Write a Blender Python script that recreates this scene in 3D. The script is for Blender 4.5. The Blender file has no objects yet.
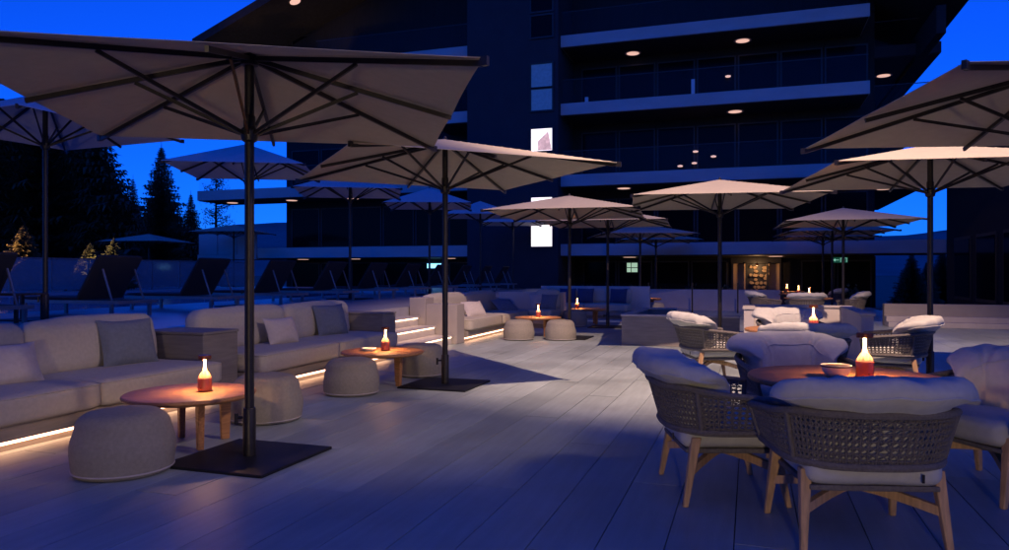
import bpy, math, random
from mathutils import Vector, Matrix, noise
PI = math.pi
R = math.radians
random.seed(7)
sc = bpy.context.scene
col = sc.collection

# ------------------------------------------------------------------ camera
cam_d = bpy.data.cameras.new('camera')
cam_d.sensor_width = 36.0
cam_d.lens = 26.05
cam_d.shift_y = -0.002
cam_d.clip_start = 0.05
cam_d.clip_end = 6000
cam = bpy.data.objects.new('camera', cam_d)
col.objects.link(cam)
cam.location = (0, 0, 1.36)
cam.rotation_euler = (PI/2, 0, R(18.6))
sc.camera = cam

# ------------------------------------------------------------------ sky (dusk)
world = bpy.data.worlds.new('World')
sc.world = world
world.use_nodes = True
wn = world.node_tree.nodes
wl = world.node_tree.links
bg = wn['Background']
sky = wn.new('ShaderNodeTexSky')
sky.sky_type = 'NISHITA'
sky.sun_disc = False
sky.sun_elevation = R(6.0)
sky.sun_rotation = R(165)
sky.altitude = 1200
sky.air_density = 1.0
sky.dust_density = 0.2
sky.ozone_density = 6.0
tint = wn.new('ShaderNodeMix')
tint.data_type = 'RGBA'
tint.blend_type = 'MULTIPLY'
tint.inputs[0].default_value = 1.0
tint.inputs[7].default_value = (0.05, 0.27, 0.94, 1)
wl.new(sky.outputs[0], tint.inputs[6])
wl.new(tint.outputs[2], bg.inputs[0])
bg.inputs[1].default_value = 0.118

sc.view_settings.view_transform = 'Standard'
sc.view_settings.look = 'None'
sc.view_settings.gamma = 1.0
sc.view_settings.use_curve_mapping = False
sc.view_settings.exposure = 1.5
sc.cycles.max_bounces = 8
sc.cycles.diffuse_bounces = 4
sc.cycles.caustics_reflective = False
sc.cycles.caustics_refractive = False
sc.cycles.sample_clamp_indirect = 4.0

# ------------------------------------------------------------------ materials
def mat(name, base, rough=0.7, metal=0.0, var=0.15, scale=8.0, bump=0.0, bscale=200.0, stretch=None,
        emit=None, estr=0.0, spec=0.5, rnd=0.0, trans=0.0, dark=None, stain=0.0):
    m = bpy.data.materials.new(name)
    m.use_nodes = True
    nt = m.node_tree
    n, l = nt.nodes, nt.links
    b = n['Principled BSDF']
    b.inputs['Roughness'].default_value = rough
    b.inputs['Metallic'].default_value = metal
    b.inputs['Specular IOR Level'].default_value = spec
    tc = n.new('ShaderNodeTexCoord')
    mp = n.new('ShaderNodeMapping')
    l.new(tc.outputs['Object'], mp.inputs[0])
    if stretch:
        mp.inputs['Scale'].default_value = stretch
    nz = n.new('ShaderNodeTexNoise')
    nz.inputs['Scale'].default_value = scale
    nz.inputs['Detail'].default_value = 5
    l.new(mp.outputs[0], nz.inputs['Vector'])
    rp = n.new('ShaderNodeValToRGB')
    d = dark if dark else tuple(c*(1-var) for c in base)
    e = tuple(min(1, c*(1+var*0.6)) for c in base)
    rp.color_ramp.elements[0].position = 0.3
    rp.color_ramp.elements[1].position = 0.7
    rp.color_ramp.elements[0].color = (*d, 1)
    rp.color_ramp.elements[1].color = (*e, 1)
    l.new(nz.outputs['Fac'], rp.inputs[0])
    out = rp.outputs[0]
    if rnd:
        oi = n.new('ShaderNodeObjectInfo')
        mr = n.new('ShaderNodeMapRange')
        mr.inputs[3].default_value = 1 - rnd
        mr.inputs[4].default_value = 1 + rnd
        l.new(oi.outputs['Random'], mr.inputs[0])
        mx = n.new('ShaderNodeMix')
        mx.data_type = 'RGBA'
        mx.blend_type = 'MULTIPLY'
        mx.inputs[0].default_value = 1
        l.new(out, mx.inputs[6])
        l.new(mr.outputs[0], mx.inputs[7])
        out = mx.outputs[2]
    if stain:
        ge = n.new('ShaderNodeNewGeometry')
        sn = n.new('ShaderNodeTexNoise')
        sn.inputs['Scale'].default_value = 0.8
        sn.inputs['Detail'].default_value = 8
        sn.inputs['Roughness'].default_value = 0.65
        l.new(ge.outputs['Position'], sn.inputs['Vector'])
        sr = n.new('ShaderNodeMapRange')
        sr.inputs[1].default_value = 0.32
        sr.inputs[2].default_value = 0.6
        sr.inputs[3].default_value = stain
        sr.inputs[4].default_value = 1.04
        l.new(sn.outputs['Fac'], sr.inputs[0])
        sx = n.new('ShaderNodeMix')
        sx.data_type = 'RGBA'
        sx.blend_type = 'MULTIPLY'
        sx.inputs[0].default_value = 1
        l.new(out, sx.inputs[6])
        l.new(sr.outputs[0], sx.inputs[7])
        out = sx.outputs[2]
        rr = n.new('ShaderNodeMapRange')
        rr.inputs[1].default_value = 0.3
        rr.inputs[2].default_value = 0.7
        rr.inputs[3].default_value = rough - 0.12
        rr.inputs[4].default_value = rough + 0.15
        l.new(sn.outputs['Fac'], rr.inputs[0])
        l.new(rr.outputs[0], b.inputs['Roughness'])
    l.new(out, b.inputs['Base Color'])
    if bump:
        bz = n.new('ShaderNodeTexNoise')
        bz.inputs['Scale'].default_value = bscale
        bz.inputs['Detail'].default_value = 3
        l.new(mp.outputs[0], bz.inputs['Vector'])
        bp = n.new('ShaderNodeBump')
        bp.inputs['Strength'].default_value = bump
        bp.inputs['Distance'].default_value = 0.01
        l.new(bz.outputs['Fac'], bp.inputs['Height'])
        l.new(bp.outputs[0], b.inputs['Normal'])
    if emit:
        b.inputs['Emission Color'].default_value = (*emit, 1)
        b.inputs['Emission Strength'].default_value = estr*0.36
    if trans:
        o = n['Material Output']
        tr = n.new('ShaderNodeBsdfTranslucent')
        l.new(out, tr.inputs[0])
        ms = n.new('ShaderNodeMixShader')
        ms.inputs[0].default_value = trans
        l.new(b.outputs[0], ms.inputs[1])
        l.new(tr.outputs[0], ms.inputs[2])
        l.new(ms.outputs[0], o.inputs[0])
    return m

def glass(name, tintc, alpha, rough=0.03):
    """thin pane: mostly clear, reflecting by fresnel"""
    m = bpy.data.materials.new(name)
    m.use_nodes = True
    nt = m.node_tree
    n, l = nt.nodes, nt.links
    b = n['Principled BSDF']
    b.inputs['Base Color'].default_value = (*tintc, 1)
    b.inputs['Roughness'].default_value = rough
    b.inputs['Alpha'].default_value = alpha
    b.inputs['IOR'].default_value = 1.5
    return m

M = {}
M['plank'] = mat('porcelain_plank', (0.36, 0.43, 0.42), 0.45, var=0.10, scale=3, stretch=(6, 0.5, 1), bump=0.12, bscale=14, rnd=0.11, spec=0.4, stain=0.75)
M['joint'] = mat('joint_grout', (0.06, 0.055, 0.05), 0.9)
M['deck'] = mat('pool_deck_stone', (0.42, 0.42, 0.42), 0.32, var=0.12, scale=1.5, bump=0.05, bscale=20)
M['fabric'] = mat('beige_outdoor_fabric', (0.49, 0.46, 0.38), 0.9, var=0.08, scale=30, bump=0.35, bscale=450, spec=0.15)
M['fabric_light'] = mat('pale_outdoor_fabric', (0.55, 0.51, 0.47), 0.9, var=0.07, scale=30, bump=0.35, bscale=450, spec=0.15)
M['fabric_grey'] = mat('grey_blue_fabric', (0.17, 0.20, 0.25), 0.9, var=0.1, scale=30, bump=0.35, bscale=450, spec=0.15)
M['fabric_navy'] = mat('navy_fabric', (0.055, 0.08, 0.15), 0.9, var=0.1, scale=30, bump=0.3, bscale=450, spec=0.15)
M['pouf'] = mat('taupe_pouf_fabric', (0.33, 0.31, 0.25), 0.92, var=0.10, scale=40, bump=0.5, bscale=300, spec=0.12)
M['cushion'] = mat('pale_grey_cushion', (0.54, 0.55, 0.50), 0.9, var=0.07, scale=25, bump=0.35, bscale=400, spec=0.15)
M['canopy'] = mat('taupe_canopy_fabric', (0.46, 0.42, 0.325), 0.85, var=0.05, scale=12, bump=0.35, bscale=5, spec=0.15, trans=0.05)
M['pool_canopy'] = mat('white_canopy_fabric', (0.62, 0.62, 0.60), 0.85, var=0.05, scale=12, bump=0.35, bscale=5, spec=0.15, trans=0.08)
M['metal'] = mat('black_metal', (0.022, 0.02, 0.02), 0.42, metal=0.3, var=0.2, scale=20)
M['plate'] = mat('dark_steel_plate', (0.010, 0.011, 0.013), 0.55, metal=0.2, var=0.3, scale=5)
M['teak'] = mat('teak_wood', (0.42, 0.20, 0.075), 0.5, var=0.35, scale=4, stretch=(1, 14, 14), bump=0.1, bscale=30)
M['leg_wood'] = mat('light_teak_leg', (0.54, 0.34, 0.17), 0.55, var=0.3, scale=4, stretch=(14, 14, 1.2), bump=0.1, bscale=30)
M['rope'] = mat('grey_rope', (0.17, 0.155, 0.135), 0.85, var=0.25, scale=60, bump=0.5, bscale=300)
M['cement'] = mat('fibre_cement', (0.29, 0.26, 0.22), 0.8, var=0.18, scale=3, stretch=(1, 1, 9), bump=0.2, bscale=25)
M['white_wall'] = mat('pale_render', (0.58, 0.54, 0.49), 0.8, var=0.07, scale=3, bump=0.15, bscale=60)
M['block'] = mat('grey_render', (0.36, 0.33, 0.29), 0.8, var=0.08, scale=3, bump=0.15, bscale=60)
M['cap'] = mat('pale_stone_cap', (0.50, 0.47, 0.43), 0.6, var=0.08, scale=5, bump=0.1, bscale=50)
M['console'] = mat('grey_console_cladding', (0.20, 0.185, 0.17), 0.75, var=0.2, scale=3, stretch=(1, 1, 10), bump=0.2, bscale=25)
M['led'] = mat('warm_led', (1, 0.7, 0.5), 0.5, emit=(1.0, 0.48, 0.28), estr=9.0)
M['step_led'] = mat('step_led', (1, 0.7, 0.5), 0.5, emit=(1.0, 0.62, 0.40), estr=6.0)
M['lamp_base'] = mat('copper_glass_base', (0.40, 0.085, 0.05), 0.3, var=0.1, emit=(1.0, 0.10, 0.04), estr=0.02)
M['lamp_glow'] = mat('glowing_shoulder', (1, 0.5, 0.25), 0.4, emit=(1.0, 0.40, 0.13), estr=0.45)
M['lamp_neck'] = mat('lamp_filament', (1, 0.7, 0.4), 0.4, emit=(1.0, 0.50, 0.20), estr=14.0)
M['lamp_led'] = mat('lamp_led_ring', (1, 0.7, 0.4), 0.4, emit=(1.0, 0.50, 0.20), estr=520.0)
M['lamp_cap'] = mat('copper_cap', (0.20, 0.06, 0.03), 0.4, metal=0.6)
M['ceramic'] = mat('white_ceramic', (0.78, 0.78, 0.75), 0.35, var=0.05)
M['ceramic_dark'] = mat('dark_ceramic_rim', (0.05, 0.035, 0.03), 0.4)
M['sling'] = mat('black_sling', (0.014, 0.014, 0.017), 0.75, bump=0.2, bscale=400)
M['grey_metal'] = mat('grey_aluminium', (0.22, 0.22, 0.23), 0.4, metal=0.3)
M['dark_wood'] = mat('dark_slat_wood', (0.045, 0.03, 0.02), 0.6, var=0.3, scale=4, stretch=(1, 10, 10))
M['fascia'] = mat('pale_balcony_fascia', (0.38, 0.39, 0.38), 0.7, var=0.10, scale=0.9, stretch=(1, 1, 3), bump=0.1, bscale=30)
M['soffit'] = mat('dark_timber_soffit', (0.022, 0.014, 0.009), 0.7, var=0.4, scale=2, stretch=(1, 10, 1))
M['clad'] = mat('dark_timber_cladding', (0.010, 0.008, 0.007), 0.8, var=0.5, scale=2, stretch=(12, 12, 0.6), bump=0.3, bscale=20)
M['tower'] = mat('blue_grey_render', (0.028, 0.030, 0.036), 0.9, var=0.12, scale=2, bump=0.2, bscale=60)
M['roof'] = mat('dark_shingle_roof', (0.018, 0.016, 0.015), 0.85, var=0.4, scale=6, bump=0.4, bscale=30)
M['frame'] = mat('dark_window_frame', (0.02, 0.018, 0.017), 0.5)
M['window_glass'] = mat('dark_window_glass', (0.006, 0.006, 0.008), 0.12, var=0.0, spec=0.05)
M['dim_glass'] = mat('blue_lit_pane', (0.12, 0.2, 0.3), 0.15, emit=(0.10, 0.30, 0.62), estr=0.07)
M['lit_pane'] = mat('lit_pane', (0.9, 0.85, 0.85), 0.4, emit=(1.0, 0.86, 0.88), estr=1.7)
M['rail_glass'] = glass('rail_glass', (0.02, 0.03, 0.05), 0.05)
M['pool_glass'] = glass('pool_fence_glass', (0.36, 0.42, 0.46), 0.46, 0.08)
M['spot_emit'] = mat('soffit_spot', (1, 0.8, 0.6), 0.5, emit=(1.0, 0.58, 0.46), estr=0.85)
M['spot_ring'] = mat('soffit_spot_ring', (0.55, 0.4, 0.33), 0.5)
M['water'] = mat('pool_water', (0.06, 0.30, 0.46), 0.06, var=0.1, scale=1, bump=0.10, bscale=3)
M['bark'] = mat('bark', (0.035, 0.025, 0.018), 0.95, var=0.4, scale=10, bump=0.5, bscale=40)
M['needles'] = mat('spruce_needles', (0.085, 0.105, 0.07), 0.8, var=0.4, scale=3, spec=0.2)
M['needles_light'] = mat('young_spruce_needles', (0.11, 0.10, 0.05), 0.8, var=0.3, scale=6, spec=0.2)
M['leaf'] = mat('shrub_leaf', (0.08, 0.11, 0.05), 0.7, var=0.4, scale=6, spec=0.3)
M['ground'] = mat('meadow_ground', (0.035, 0.045, 0.025), 0.95, var=0.4, scale=0.3)
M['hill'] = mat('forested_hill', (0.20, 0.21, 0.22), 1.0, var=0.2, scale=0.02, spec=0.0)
M['warm_wall'] = mat('warm_plaster', (0.55, 0.36, 0.22), 0.8, var=0.1, scale=3)
M['stone'] = mat('stacked_stone', (0.40, 0.27, 0.16), 0.85, var=0.5, scale=12, bump=0.5, bscale=30)
M['door_lamp'] = mat('entrance_lamp', (1, 0.6, 0.3), 0.5, emit=(1.0, 0.55, 0.24), estr=14)
M['screen'] = mat('lit_screen', (0.7, 0.9, 0.7), 0.5, emit=(0.66, 1.0, 0.72), estr=0.5)
M['exit'] = mat('exit_sign_green', (0.02, 0.16, 0.10), 0.5, emit=(0.04, 0.38, 0.22), estr=0.12)
M['exit_mark'] = mat('exit_sign_mark', (0.6, 0.9, 0.8), 0.5, emit=(0.45, 1.0, 0.75), estr=0.35)
M['blue_lamp'] = mat('cold_wall_lamp', (0.6, 0.85, 1.0), 0.5, emit=(0.22, 0.62, 1.0), estr=2.6)
M['flood'] = mat('floodlight_lens', (1, 0.8, 0.7), 0.3, emit=(1.0, 0.72, 0.55), estr=4.0)
M['stair_panel'] = mat('lit_frosted_panel', (0.75, 0.66, 0.66), 0.6, trans=0.75)
M['globe'] = mat('warm_fill_globe', (1, 0.8, 0.6), 0.4, emit=(1.0, 0.72, 0.46), estr=400.0)  # glow of the added fill lamp behind the camera
M['wing'] = mat('brown_timber_cladding', (0.16, 0.10, 0.06), 0.8, var=0.3, scale=2, stretch=(8, 1, 0.6))  # cladding of the added sky-blocking wing
M['curtain'] = mat('dim_curtain', (0.05, 0.06, 0.09), 0.9)

# ------------------------------------------------------------------ mesh helpers
class MB:
    def __init__(s):
        s.v, s.f = [], []
    def add(s, vs, fs):
        o = len(s.v)
        s.v += [tuple(p) for p in vs]
        s.f += [tuple(i + o for i in f) for f in fs]
        return s
    def box(s, x0, x1, y0, y1, z0, z1):
        return s.add([(x0,y0,z0),(x1,y0,z0),(x1,y1,z0),(x0,y1,z0),(x0,y0,z1),(x1,y0,z1),(x1,y1,z1),(x0,y1,z1)],
                     [(3,2,1,0),(4,5,6,7),(0,1,5,4),(1,2,6,5),(2,3,7,6),(3,0,4,7)])
    def hexa(s, p):
        return s.add(p, [(3,2,1,0),(4,5,6,7),(0,1,5,4),(1,2,6,5),(2,3,7,6),(3,0,4,7)])
    def tube(s, pts, rad, n=8, cap=True):
        pts = [Vector(p) for p in pts]
        rads = rad if isinstance(rad, (list, tuple)) else [rad]*len(pts)
        rings = []
        ref = None
        for i, p in enumerate(pts):
            if i == 0: t = pts[1] - p
            elif i == len(pts)-1: t = p - pts[i-1]
            else: t = (pts[i+1] - pts[i-1])
            t.normalize()
            if ref is None:
                a = Vector((0,0,1)) if abs(t.z) < 0.9 else Vector((1,0,0))
                ref = t.cross(a).normalized()
            else:
                ref = (ref - t*ref.dot(t))
                ref.normalize()
            b = t.cross(ref)
            rings.append([p + (ref*math.cos(2*PI*k/n) + b*math.sin(2*PI*k/n))*rads[i] for k in range(n)])
        vs = [q for r in rings for q in r]
        fs = []
        for i in range(len(rings)-1):
            for k in range(n):
                fs.append((i*n+k, i*n+(k+1)%n, (i+1)*n+(k+1)%n, (i+1)*n+k))
        if cap:
            fs.append(tuple(range(n-1, -1, -1)))
            fs.append(tuple((len(rings)-1)*n + k for k in range(n)))
        return s.add(vs, fs)
    def bar(s, a, b, w, h):
        """rectangular bar from a to b, w sideways, h up"""
        a, b = Vector(a), Vector(b)
        t = (b-a).normalized()
        up = Vector((0,0,1)) if abs(t.z) < 0.97 else Vector((0,1,0))
        sd = t.cross(up).normalized()
        u = sd.cross(t)
        c = []
        for p in (a, b):
            c.append([p - sd*w/2 - u*h/2, p + sd*w/2 - u*h/2, p + sd*w/2 + u*h/2, p - sd*w/2 + u*h/2])
        return s.add(c[0]+c[1], [(3,2,1,0),(4,5,6,7),(0,1,5,4),(1,2,6,5),(2,3,7,6),(3,0,4,7)])
    def lathe(s, prof, n=32, c=(0,0,0)):
        vs, fs = [], []
        m = len(prof)
        for k in range(n):
            a = 2*PI*k/n
            for r, z in prof:
                vs.append((c[0]+r*math.cos(a), c[1]+r*math.sin(a), c[2]+z))
        for k in range(n):
            for i in range(m-1):
                a, b = k*m+i, ((k+1) % n)*m+i
                fs.append((a, b, b+1, a+1))
        if prof[0][0] > 1e-5: fs.append(tuple(k*m for k in range(n-1, -1, -1)))
        if prof[-1][0] > 1e-5: fs.append(tuple(k*m+m-1 for k in range(n)))
        return s.add(vs, fs)
    def mesh(s, name, m, smooth=False, angle=40):
        me = bpy.data.meshes.new(name)
        me.from_pydata(s.v, [], s.f)
        me.materials.append(m)
        if smooth:
            me.shade_smooth()
            me.set_sharp_from_angle(angle=R(angle))
        me.update()
        return me
    def build(s, name, m, parent=None, smooth=False, bevel=0.0, angle=40, seg=2):
        return link(name, s.mesh(name, m, smooth, angle), parent, bevel, seg)

def link(name, me, parent=None, bevel=0.0, seg=2):
    o = bpy.data.objects.new(name, me)
    col.objects.link(o)
    if parent: o.parent = parent
    if bevel:
        b = o.modifiers.new('bevel', 'BEVEL')
        b.width = bevel
        b.segments = seg
        b.limit_method = 'ANGLE'
    return o
def tag(o, label, cat, group=None):
    o['label'] = label
    o['category'] = cat
    if group: o['group'] = group
    return o
def thing(name, label, cat, loc=(0,0,0), rz=0.0, group=None):
    o = bpy.data.objects.new(name, None)
    o.empty_display_size = 0.2
    col.objects.link(o)
    o.location = loc
    o.rotation_euler = (0, 0, rz)
    return tag(o, label, cat, group)
def struct(name, mb, m, **k):
    o = mb.build(name, m, **k)
    o['kind'] = 'structure'
    return o
def bx(x0, x1, y0, y1, z0, z1): return MB().box(x0, x1, y0, y1, z0, z1)
def dup(root, label, loc, rz, group=None):
    r = root.copy(); col.objects.link(r)
    r.location = loc; r.rotation_euler = (0, 0, rz); r['label'] = label
    if group: r['group'] = group
    for ch in list(root.children):
        c = ch.copy(); col.objects.link(c); c.parent = r
        for g in list(ch.children):
            d = g.copy(); col.objects.link(d); d.parent = c
    return r

def soft_box(w, d, h, r, n=10, bulge=0.0, nz=0.0, seed=0, nscale=4.0):
    """soft upholstered block, centred in x,y, from z=0 to h"""
    mb = MB()
    idx = {}
    hs = (w/2, d/2, h/2)
    inner = [max(1e-4, q - r) for q in hs]
    def vert(p):
        key = tuple(round(c, 5) for c in p)
        if key in idx: return idx[key]
        q = [p[i]*hs[i] for i in range(3)]
        c = [max(-inner[i], min(inner[i], q[i])) for i in range(3)]
        dv = Vector((q[0]-c[0], q[1]-c[1], q[2]-c[2]))
        if dv.length > 1e-6: pt = Vector(c) + dv.normalized()*r
        else: pt = Vector(q)
        u, v, t = p
        fall = lambda a: max(0, 1 - a*a)
        pt.z += math.copysign(1, t)*bulge*fall(u)*fall(v)*abs(t)
        pt.y += math.copysign(1, v)*bulge*0.6*fall(u)*fall(t)*abs(v)
        pt.x += math.copysign(1, u)*bulge*0.6*fall(v)*fall(t)*abs(u)
        if nz:
            nn = noise.noise_vector(pt*nscale + Vector((seed*3.1, seed*1.7, seed*0.9)))
            pt += nn*nz
        pt.z += h/2
        idx[key] = len(mb.v)
        mb.v.append(tuple(pt))
        return idx[key]
    lin = []
    for i in range(n+1):
        a = -1 + 2*i/n
        lin.append(math.copysign(abs(a)**0.7, a) if a else 0.0)
    for ax in range(3):
        for sgn in (-1, 1):
            for i in range(n):
                for j in range(n):
                    q = []
                    for (a, b) in ((i,j),(i+1,j),(i+1,j+1),(i,j+1)):
                        p = [0,0,0]
                        p[ax] = sgn; p[(ax+1)%3] = lin[a]; p[(ax+2)%3] = lin[b]
                        q.append(vert(p))
                    mb.f.append(tuple(q) if sgn > 0 else tuple(reversed(q)))
    return mb

def pillow_mesh(name, w, h, t, m, seed=0, n=16):
    """square scatter pillow standing in the xz plane, base at z=0"""
    mb = MB()
    for side in (-1, 1):
        base = len(mb.v)
        for i in range(n+1):
            for j in range(n+1):
                u, v = -1+2*i/n, -1+2*j/n
                th = (max(0, 1-abs(u)**2.4)*max(0, 1-abs(v)**2.4))**0.5
                px = u*w/2*(1 - 0.07*(1-v*v)*abs(u))
                pz = v*h/2*(1 - 0.07*(1-u*u)*abs(v))
                y = side*t/2*th
                q = Vector((px, y, pz))
                q.y += 0.012*th*noise.noise(Vector((px*9+seed, pz*9, side*3)))
                q.z += 0.01*noise.noise(Vector((px*5, seed, pz*5)))
                mb.v.append((q.x, q.y, q.z + h/2))
        for i in range(n):
            for j in range(n):
                a = base + i*(n+1)+j
                f = (a, a+n+1, a+n+2, a+1)
                mb.f.append(f if side < 0 else tuple(reversed(f)))
    return mb.mesh(name, m, True, 80)

def place_pillow(label, x, y, z, rz, tilt, w, h, t, m, seed, group='scatter pillows on the sofas'):
    o = link('scatter_pillow', pillow_mesh('scatter_pillow', w, h, t, m, seed))
    o.location = (x, y, z)
    o.rotation_euler = (tilt, 0, rz)
    return tag(o, label, 'pillow', group)

# ------------------------------------------------------------------ ground, terrace, deck, pool, hills
struct('ground', MB().add([(-3000,-3000,-1.2),(3000,-3000,-1.2),(3000,3000,-1.2),(-3000,3000,-1.2)], [(0,1,2,3)]), M['ground'])
terr = struct('terrace_floor', bx(-5.6, 14.0, -7.0, 32.5, -0.8, -0.03), M['joint'])

PW, PL = 0.325, 3.6
cth, sth = math.cos(R(18.6)), math.sin(R(18.6))
pm = bx(-PW/2+0.003, PW/2-0.003, -PL/2+0.003, PL/2-0.003, -0.028, 0.0).mesh('plank', M['plank'])
cand, rest = [], MB()
ix = 0
x = -5.44
while x < 13.5:
    off = (0.37*ix % 1.0)*PL
    y = -2.6 + off
    while y < 31.4:
        lat = x*cth + y*sth
        dep = -x*sth + y*cth
        vis = dep > 1.2 and abs(lat) < dep*0.74 + 1.2
        cand.append((dep if vis else 1000 + dep, x, y))
        y += PL
    x += PW
    ix += 1
cand.sort()
for k, (dep, x, y) in enumerate(cand):
    dz = random.uniform(-0.0012, 0.0012)
    if k < 295:
        o = link('plank', pm, terr)
        o.location = (x, y, dz)
        o.rotation_euler = (random.uniform(-0.0006, 0.0006), random.uniform(-0.002, 0.002), 0)
    else:
        rest.box(x-PW/2+0.003, x+PW/2-0.003, y-PL/2+0.003, y+PL/2-0.003, -0.028, dz)
far = rest.build('far_planks', M['plank'], terr)
far['kind'] = 'stuff'

DZ = 0.70
deck = MB()
deck.box(-6.75, -11.6, -4, 30, -1.1, DZ) if False else None
deck.box(-11.6, -6.32, -4.0, 30.0, -1.1, DZ)
deck.box(-26.0, -11.6, 24.5, 30.0, -1.1, DZ)
deck.box(-26.0, -22.2, -4.0, 24.5, -1.1, DZ)
deck.box(-22.2, -11.6, -4.0, -1.0, -1.1, DZ)
struct('pool_deck', deck, M['deck'])
pool = struct('pool_water', bx(-22.2, -11.6, -1.0, 24.5, -0.9, DZ-0.06), M['water'])

def hill(name, ang0, ang1, dist, h0, h1, seed, n=60):
    mb = MB()
    for i in range(n+1):
        a = ang0 + (ang1-ang0)*i/n
        p = noise.fractal(Vector((i*0.09+seed, seed, 0)), 1.0, 2.0, 5)
        h = h0 + (h1-h0)*(0.5+0.5*math.sin(i/n*PI*1.3+seed)) + p*h0*0.25
        for k, (dd, hh) in enumerate(((0.75, -3), (0.85, h*0.45), (1.0, h), (1.3, h*0.5), (1.5, -3))):
            mb.v.append((math.sin(a)*dist*dd, math.cos(a)*dist*dd, hh))
    for i in range(n):
        for k in range(4):
            a = i*5+k
            mb.f.append((a, a+1, a+6, a+5))
    return struct(name, mb, M['hill'], smooth=True)
hill('hills', R(-100), R(-20), 900, 45, 120, 2.3)
hill('hills', R(-5), R(60), 1100, 40, 75, 5.1)

# ------------------------------------------------------------------ hotel building
YF = 30.6
hot = thing('hotel_building', 'dark timber hotel with pale balcony bands and overhanging gable roof behind the terrace', 'building', (-9, YF, -1.0))
hot_o = Vector((-9, YF, -1.0))
def hp(mb, name, m, parent=None, **k):
    o = mb.build(name, m, None, **k)
    o.parent = parent or hot
    if parent is None: o.matrix_parent_inverse = Matrix.Translation(-hot_o)
    else: pass
    return o
SZ = [2.35, 5.33, 8.40, 11.33]
# core walls
hp(bx(-7.75, 4.8, 33.0, 50, 2.0, 17), 'wall', M['clad'])
hp(bx(-7.75, 4.9, 33.4, 48, -1, 2.05), 'ground_floor_wall', M['clad'])
hp(bx(-23.3, -11.95, 33.0, 50, -1, 15.5), 'wall', M['clad'])
tw = hp(bx(-11.93, -7.77, 30.25, 50, -1, 17.5), 'stair_tower', M['tower'])
# balcony slabs with fascia, soffit, glass rails, soffit lights
def slab(x0, x1, z, name='balcony_slab', y0=YF, y1=33.0, rail=True, th=0.5, mat_=None):
    s = hp(bx(x0, x1, y0, y1, z-th/2, z+th/2), name, mat_ or M['fascia'], bevel=0.01)
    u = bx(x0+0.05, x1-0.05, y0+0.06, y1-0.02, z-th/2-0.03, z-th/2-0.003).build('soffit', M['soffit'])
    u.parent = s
    if rail:
        n = max(1, round((x1-x0)/1.75))
        for i in range(n):
            a = x0+0.05 + (x1-x0-0.1)*i/n
            b = x0+0.05 + (x1-x0-0.1)*(i+1)/n
            g = bx(a+0.012, b-0.012, y0+0.05, y0+0.066, z+th/2+0.01, z+th/2+1.0).build('glass_pane', M['rail_glass'])
            g.parent = s
        c = bx(x0+0.04, x1-0.04, y0+0.04, y0+0.08, z+th/2+1.0, z+th/2+1.03).build('handrail', M['frame'])
        c.parent = s
    return s
def soffit_lights(s, pts, z):
    for (x, y) in pts:
        r = MB().lathe([(0.0, 0), (0.36, 0.0), (0.36, -0.012), (0, -0.012)], 24, (x, y, z-0.285)).build('downlight_ring', M['spot_ring'], s)
        e = MB().lathe([(0.0, 0), (0.27, 0), (0.27, -0.01), (0, -0.01)], 24, (x, y, z-0.299)).build('downlight', M['spot_emit'], s)
lights = {
 (0, 3): [(-4.9, 32.3), (-0.3, 32.0)],
 (0, 2): [(-0.6, 32.0)],
 (0, 1): [(-5.2, 31.7), (0.4, 32.2), (3.6, 31.6)],
 (0, 0): [(-5.0, 32.0), (1.0, 32.2)],
 (1, 3): [(-14.0, 31.8), (-18.0, 32.0)],
 (1, 1): [(-18.6, 31.8), (-22.0, 31.6), (-25.7, 31.7)],
 (1, 0): [(-13.5, 32.0), (-18.5, 31.8), (-21.6, 32.0)],
}
for i, z in enumerate(SZ):
    s = slab(-7.75, 4.3 if i else 7.1, z, rail=i > 0)
    soffit_lights(s, lights[(0, i)], z)
    s = slab({0: -23.3, 1: -27.0, 2: -14.0, 3: -20.0}[i], -11.95, z, rail=i > 0)
    soffit_lights(s, lights.get((1, i), []), z)
# side balconies on the right flank
for z in (5.33, 7.75, 10.35):
    s = slab(4.32, 7.2, z, y0=33.02, y1=48, rail=True, mat_=M['fascia'] if z < 10 else M['tower'], th=0.45)
    soffit_lights(s, [(5.6, 36.0)], z+0.04)
# window bays
def bays(x0, x1, z0, z1, y, n, glassm=None):
    for i in range(n):
        a = x0 + (x1-x0)*i/n
        b = x0 + (x1-x0)*(i+1)/n
        mb = MB()
        w = 0.06
        mb.box(a+0.04, a+0.04+w, y-0.06, y-0.004, z0, z1)
        mb.box(b-0.04-w, b-0.04, y-0.06, y-0.004, z0, z1)
        mb.box(a+0.04+w, b-0.04-w, y-0.06, y-0.004, z1-w, z1)
        mb.box(a+0.04+w, b-0.04-w, y-0.06, y-0.004, z0, z0+w)
        f = hp(mb, 'window', M['frame'])
        p = bx(a+0.04+w, b-0.04-w, y-0.035, y-0.02, z0+w, z1-w).build('pane', glassm or M['window_glass'], f)
        p.parent = f
        p.matrix_parent_inverse = Matrix.Identity(4)
for i in (1, 2, 3):
    bays(-7.4, 4.6, SZ[i-1]+0.3+0.02 if i > 0 else 0, SZ[i]-0.6, 33.0, 7)
    if i > 1: bays(-23.0, -12.2, SZ[i-1]+0.32, SZ[i]-0.6, 33.0, 6)
bays(-7.4, 4.6, SZ[3]+0.32, SZ[3]+2.5, 33.0, 7)
bays(-23.0, -12.2, SZ[3]+0.32, SZ[3]+2.5, 33.0, 6)
bays(-23.0, -12.2, SZ[0]+0.32, SZ[1]-0.6, 33.0, 6)
bays(-23.0, -12.2, -0.6, SZ[0]-0.45, 33.0, 6)
bays(-7.4, -0.9, -0.6, SZ[0]-0.45, 33.4, 4)
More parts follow.
